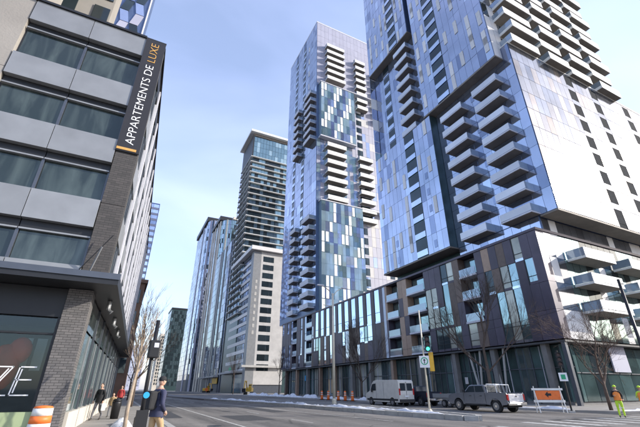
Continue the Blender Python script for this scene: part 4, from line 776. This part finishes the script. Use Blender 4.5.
# ------------------------------------------------------------------ people
def person(label, loc, rz, H, up, low, pose='stand', extra=None, hat=None, hair=True, mid=None, group=None, arms='down'):
    """one skinned body mesh; faces +Y locally; materials by body zone"""
    t = thing('person', label, 'person', loc, rz, group); s = H/1.8
    if pose == 'walk': LF_, RF_, LK, RK = (.1, .24, .08), (-.1, -.26, .12), (.1, .16, .5), (-.1, -.02, .48)
    else: LF_, RF_, LK, RK = (.13, .03, .08), (-.12, -.02, .08), (.115, .04, .5), (-.11, .02, .5)
    V = [((0, 0, .96), .145), ((0, -.01, 1.14), .14), ((0, 0, 1.34), .16), ((0, .0, 1.47), .10), ((0, .01, 1.545), .058), ((0, .02, 1.6), .06)]
    E = [(0, 1), (1, 2), (2, 3), (3, 4), (4, 5)]
    def add(p, r, a): V.append((p, r)); E.append((a, len(V)-1)); return len(V)-1
    for sg_, K, F_ in ((1, LK, LF_), (-1, RK, RF_)):
        a = add((sg_*.1, 0, .88), .105, 0); a = add((K[0]*.98, K[1]*.6, .7), .088, a); a = add(K, .066, a); a = add((F_[0], F_[1]-.02, .3), .058, a); a = add(F_, .048, a); a = add((F_[0], F_[1]+.09, .045), .042, a); add((F_[0]*1.05, F_[1]+.17, .035), .036, a)
    hands = []
    for sg_ in (1, -1):
        a = add((sg_*.19, 0, 1.42), .078, 3)
        if arms == 'pocket': e, h_ = (sg_*.29, -.08, 1.15), (sg_*.2, .1, .98)
        elif arms == 'bent' and sg_ > 0: e, h_ = (sg_*.29, -.03, 1.14), (sg_*.16, .26, 1.2)
        elif arms == 'bent': e, h_ = (sg_*.27, -.05, 1.15), (sg_*.25, .16, 1.0)
        else: e, h_ = (sg_*.27, -.02, 1.15), (sg_*.27, .08, .92)
        a = add(e, .056, a); a = add(h_, .036, a); d = (Vector(h_)-Vector(e)).normalized(); hands.append((sg_, Vector(h_), d))
    me = bpy.data.meshes.new('body'); me.from_pydata([p for p, r in V], E, []); o = bpy.data.objects.new('tmp', me); COL.objects.link(o)
    o.modifiers.new('skin', 'SKIN'); ss = o.modifiers.new('sub', 'SUBSURF'); ss.levels = 2
    for sv, (p, r) in zip(me.skin_vertices[0].data, V): sv.radius = (r, r*.82 if p[2] > .9 and abs(p[0]) < .05 and r > .08 else r)
    me.skin_vertices[0].data[0].use_root = True; bpy.context.view_layer.update()
    m2 = bpy.data.meshes.new_from_object(o.evaluated_get(bpy.context.evaluated_depsgraph_get())); bpy.data.objects.remove(o)
    b = MB(); b.v = [tuple(v.co) for v in m2.vertices]
    for p in m2.polygons:
        c = p.center; b.f.append(list(p.vertices)); arm = abs(c.x) > .2 and c.z > .9 or any((c-hp).length < .16 for _, hp, _ in hands)
        b.m.append(3 if c.z < .11 else (0 if arm or c.z > .93 else 1) if c.z < 1.5 else 2)
    for sg_, hp, d in hands:            # palm, four fingers, thumb
        side = Vector((sg_, 0, 0)); side = (side-d*side.dot(d)).normalized(); nrm = d.cross(side); pc = hp+d*.05
        b.tube([hp-d*.01, hp+d*.04, hp+d*.09], [.028, .038, .032], 8, 2)
        for q in range(4):
            st = hp+d*.085+nrm*(q-1.5)*.018; ln = (.065, .075, .07, .055)[q]; b.tube([st, st+d*ln*.55, st+d*ln*.85-side*ln*.4], [.0095, .009, .007], 5, 2)
        st = hp+d*.035+nrm*.033; b.tube([st, st+nrm*.02+d*.03, st+nrm*.022+d*.055-side*.01], [.012, .011, .008], 5, 2)
    hc = Vector((0, .03, 1.69)); b.ell(hc, (.077, .095, .115), 16, 12, 2); b.ell(hc+Vector((0, .095, -.012)), (.014, .02, .022), 8, 6, 2)
    for s_ in (-1, 1): b.ell(hc+Vector((s_*.078, -.005, -.005)), (.012, .02, .03), 8, 6, 2); b.ell(hc+Vector((s_*.032, .084, .012)), (.012, .008, .008), 8, 6, 4)
    b.tube([hc+Vector((-.025, .083, -.052)), hc+Vector((.025, .083, -.052))], .006, 5, 4)
    sc = Matrix.Scale(s, 4); b.build('body', [up, low, 'skin', 'shoe', 'hair'], t, True, M=sc)
    if hair and not hat: q = MB(); q.ell(hc+Vector((0, -.018, .025)), (.085, .095, .105), 14, 10); q.build('hair', 'hair', t, True, M=sc)
    if hat:
        q = MB(); q.ell(hc+Vector((0, -.005, .045)), (.09, .105, .09), 14, 10)
        if hat in ('hivis', 'yellow'): q.tube([hc+Vector((0, 0, .03)), hc+Vector((0, 0, .045))], .125, 14)
        else: q.box(-.07, .07, .1, .2, hc.z+.03, hc.z+.045)
        q.build('hat', hat, t, True, M=sc)
    if mid:      # jacket hem: a short flared skirt of cloth following the hips
        q = MB(); q.tube([(0, 0, 1.22), (0, 0, 1.05), (0, 0, .86)], [.17, .178, .19], 18, cap=False); q.build('jacket', up, t, True, M=sc @ Matrix.Diagonal((1.12, .86, 1, 1)))
    if extra == 'pack': MB().box(-.15, .15, -.36, -.14, 1.02, 1.46).build('backpack', 'cloth_black', t, bevel=.05, M=sc); [MB().tube([(s_*.11, -.15, 1.42), (s_*.12, .02, 1.5), (s_*.12, .14, 1.36), (s_*.13, .05, 1.15), (s_*.12, -.15, 1.08)], .018, 5).build('strap', 'cloth_black', t, M=sc) for s_ in (-1, 1)]
    if extra == 'vest':
        q = MB(); q.tube([(0, 0, 1.44), (0, 0, 1.3), (0, 0, 1.1), (0, 0, .95)], [.13, .172, .168, .172], 18, cap=False); q.build('vest', 'hivis_orange', t, True, M=sc @ Matrix.Diagonal((1.15, .9, 1, 1)))
        [MB().tube([(s_*.1, 0, .52), (s_*.1, .0, .57)], .085, 12, cap=False).build('reflective_band', 'reflective', t, M=sc) for s_ in (-1, 1)]
    if extra == 'bag': MB().box(-.36, -.28, -.12, .2, .45, .8).build('bag', 'letter_white', t, bevel=.03, M=sc)
    return t
person('man in navy jacket, cap and tan trousers at the left signal pole', (1.08, 11.6, .1), R(-60), 1.80, 'cloth_navy', 'cloth_tan', 'walk', 'pack', 'cloth_black', mid=True, arms='pocket')
person('bareheaded person in dark jacket walking beside the left shopfront', (-.62, 25.0, .14), R(150), 1.74, 'cloth_black', 'cloth_grey', 'walk', 'bag', mid=True)
person('child in orange tan coat beside the person in the dark jacket', (.02, 27.2, .14), R(160), 1.25, 'cloth_tan', 'cloth_grey', 'walk', mid=True)
person('distant walker in dark red jacket on the left pavement', (.55, 39, .14), R(170), 1.72, 'cloth_red', 'cloth_black', 'walk', mid=True)
person('road worker in lime trousers, orange vest and hard hat beside the bare tree', (28.6, 15.0, 0), R(120), 1.82, 'cloth_black', 'hivis', 'stand', 'vest', 'hivis', arms='bent')
person('road worker in lime gear cut by the right edge of the picture', (29.2, 13.9, 0), R(95), 1.78, 'hivis', 'hivis', 'stand', 'vest', 'hivis', arms='bent')
oj = thing('traffic_cone', 'orange cone behind the man in navy on the left pavement', 'traffic cone', (.86, 12.9, .14)); MB().box(-.2, .2, -.2, .2, 0, .05).build('base', 'rubber', oj); q_ = MB().lathe([(.17, .05), (.12, .5), (.09, 1.0), (.03, 1.1)], n=14).build('body', 'orange', oj, True); MB().lathe([(.118, .56), (.108, .72)], n=14).build('reflective_band', 'reflective', q_, True)
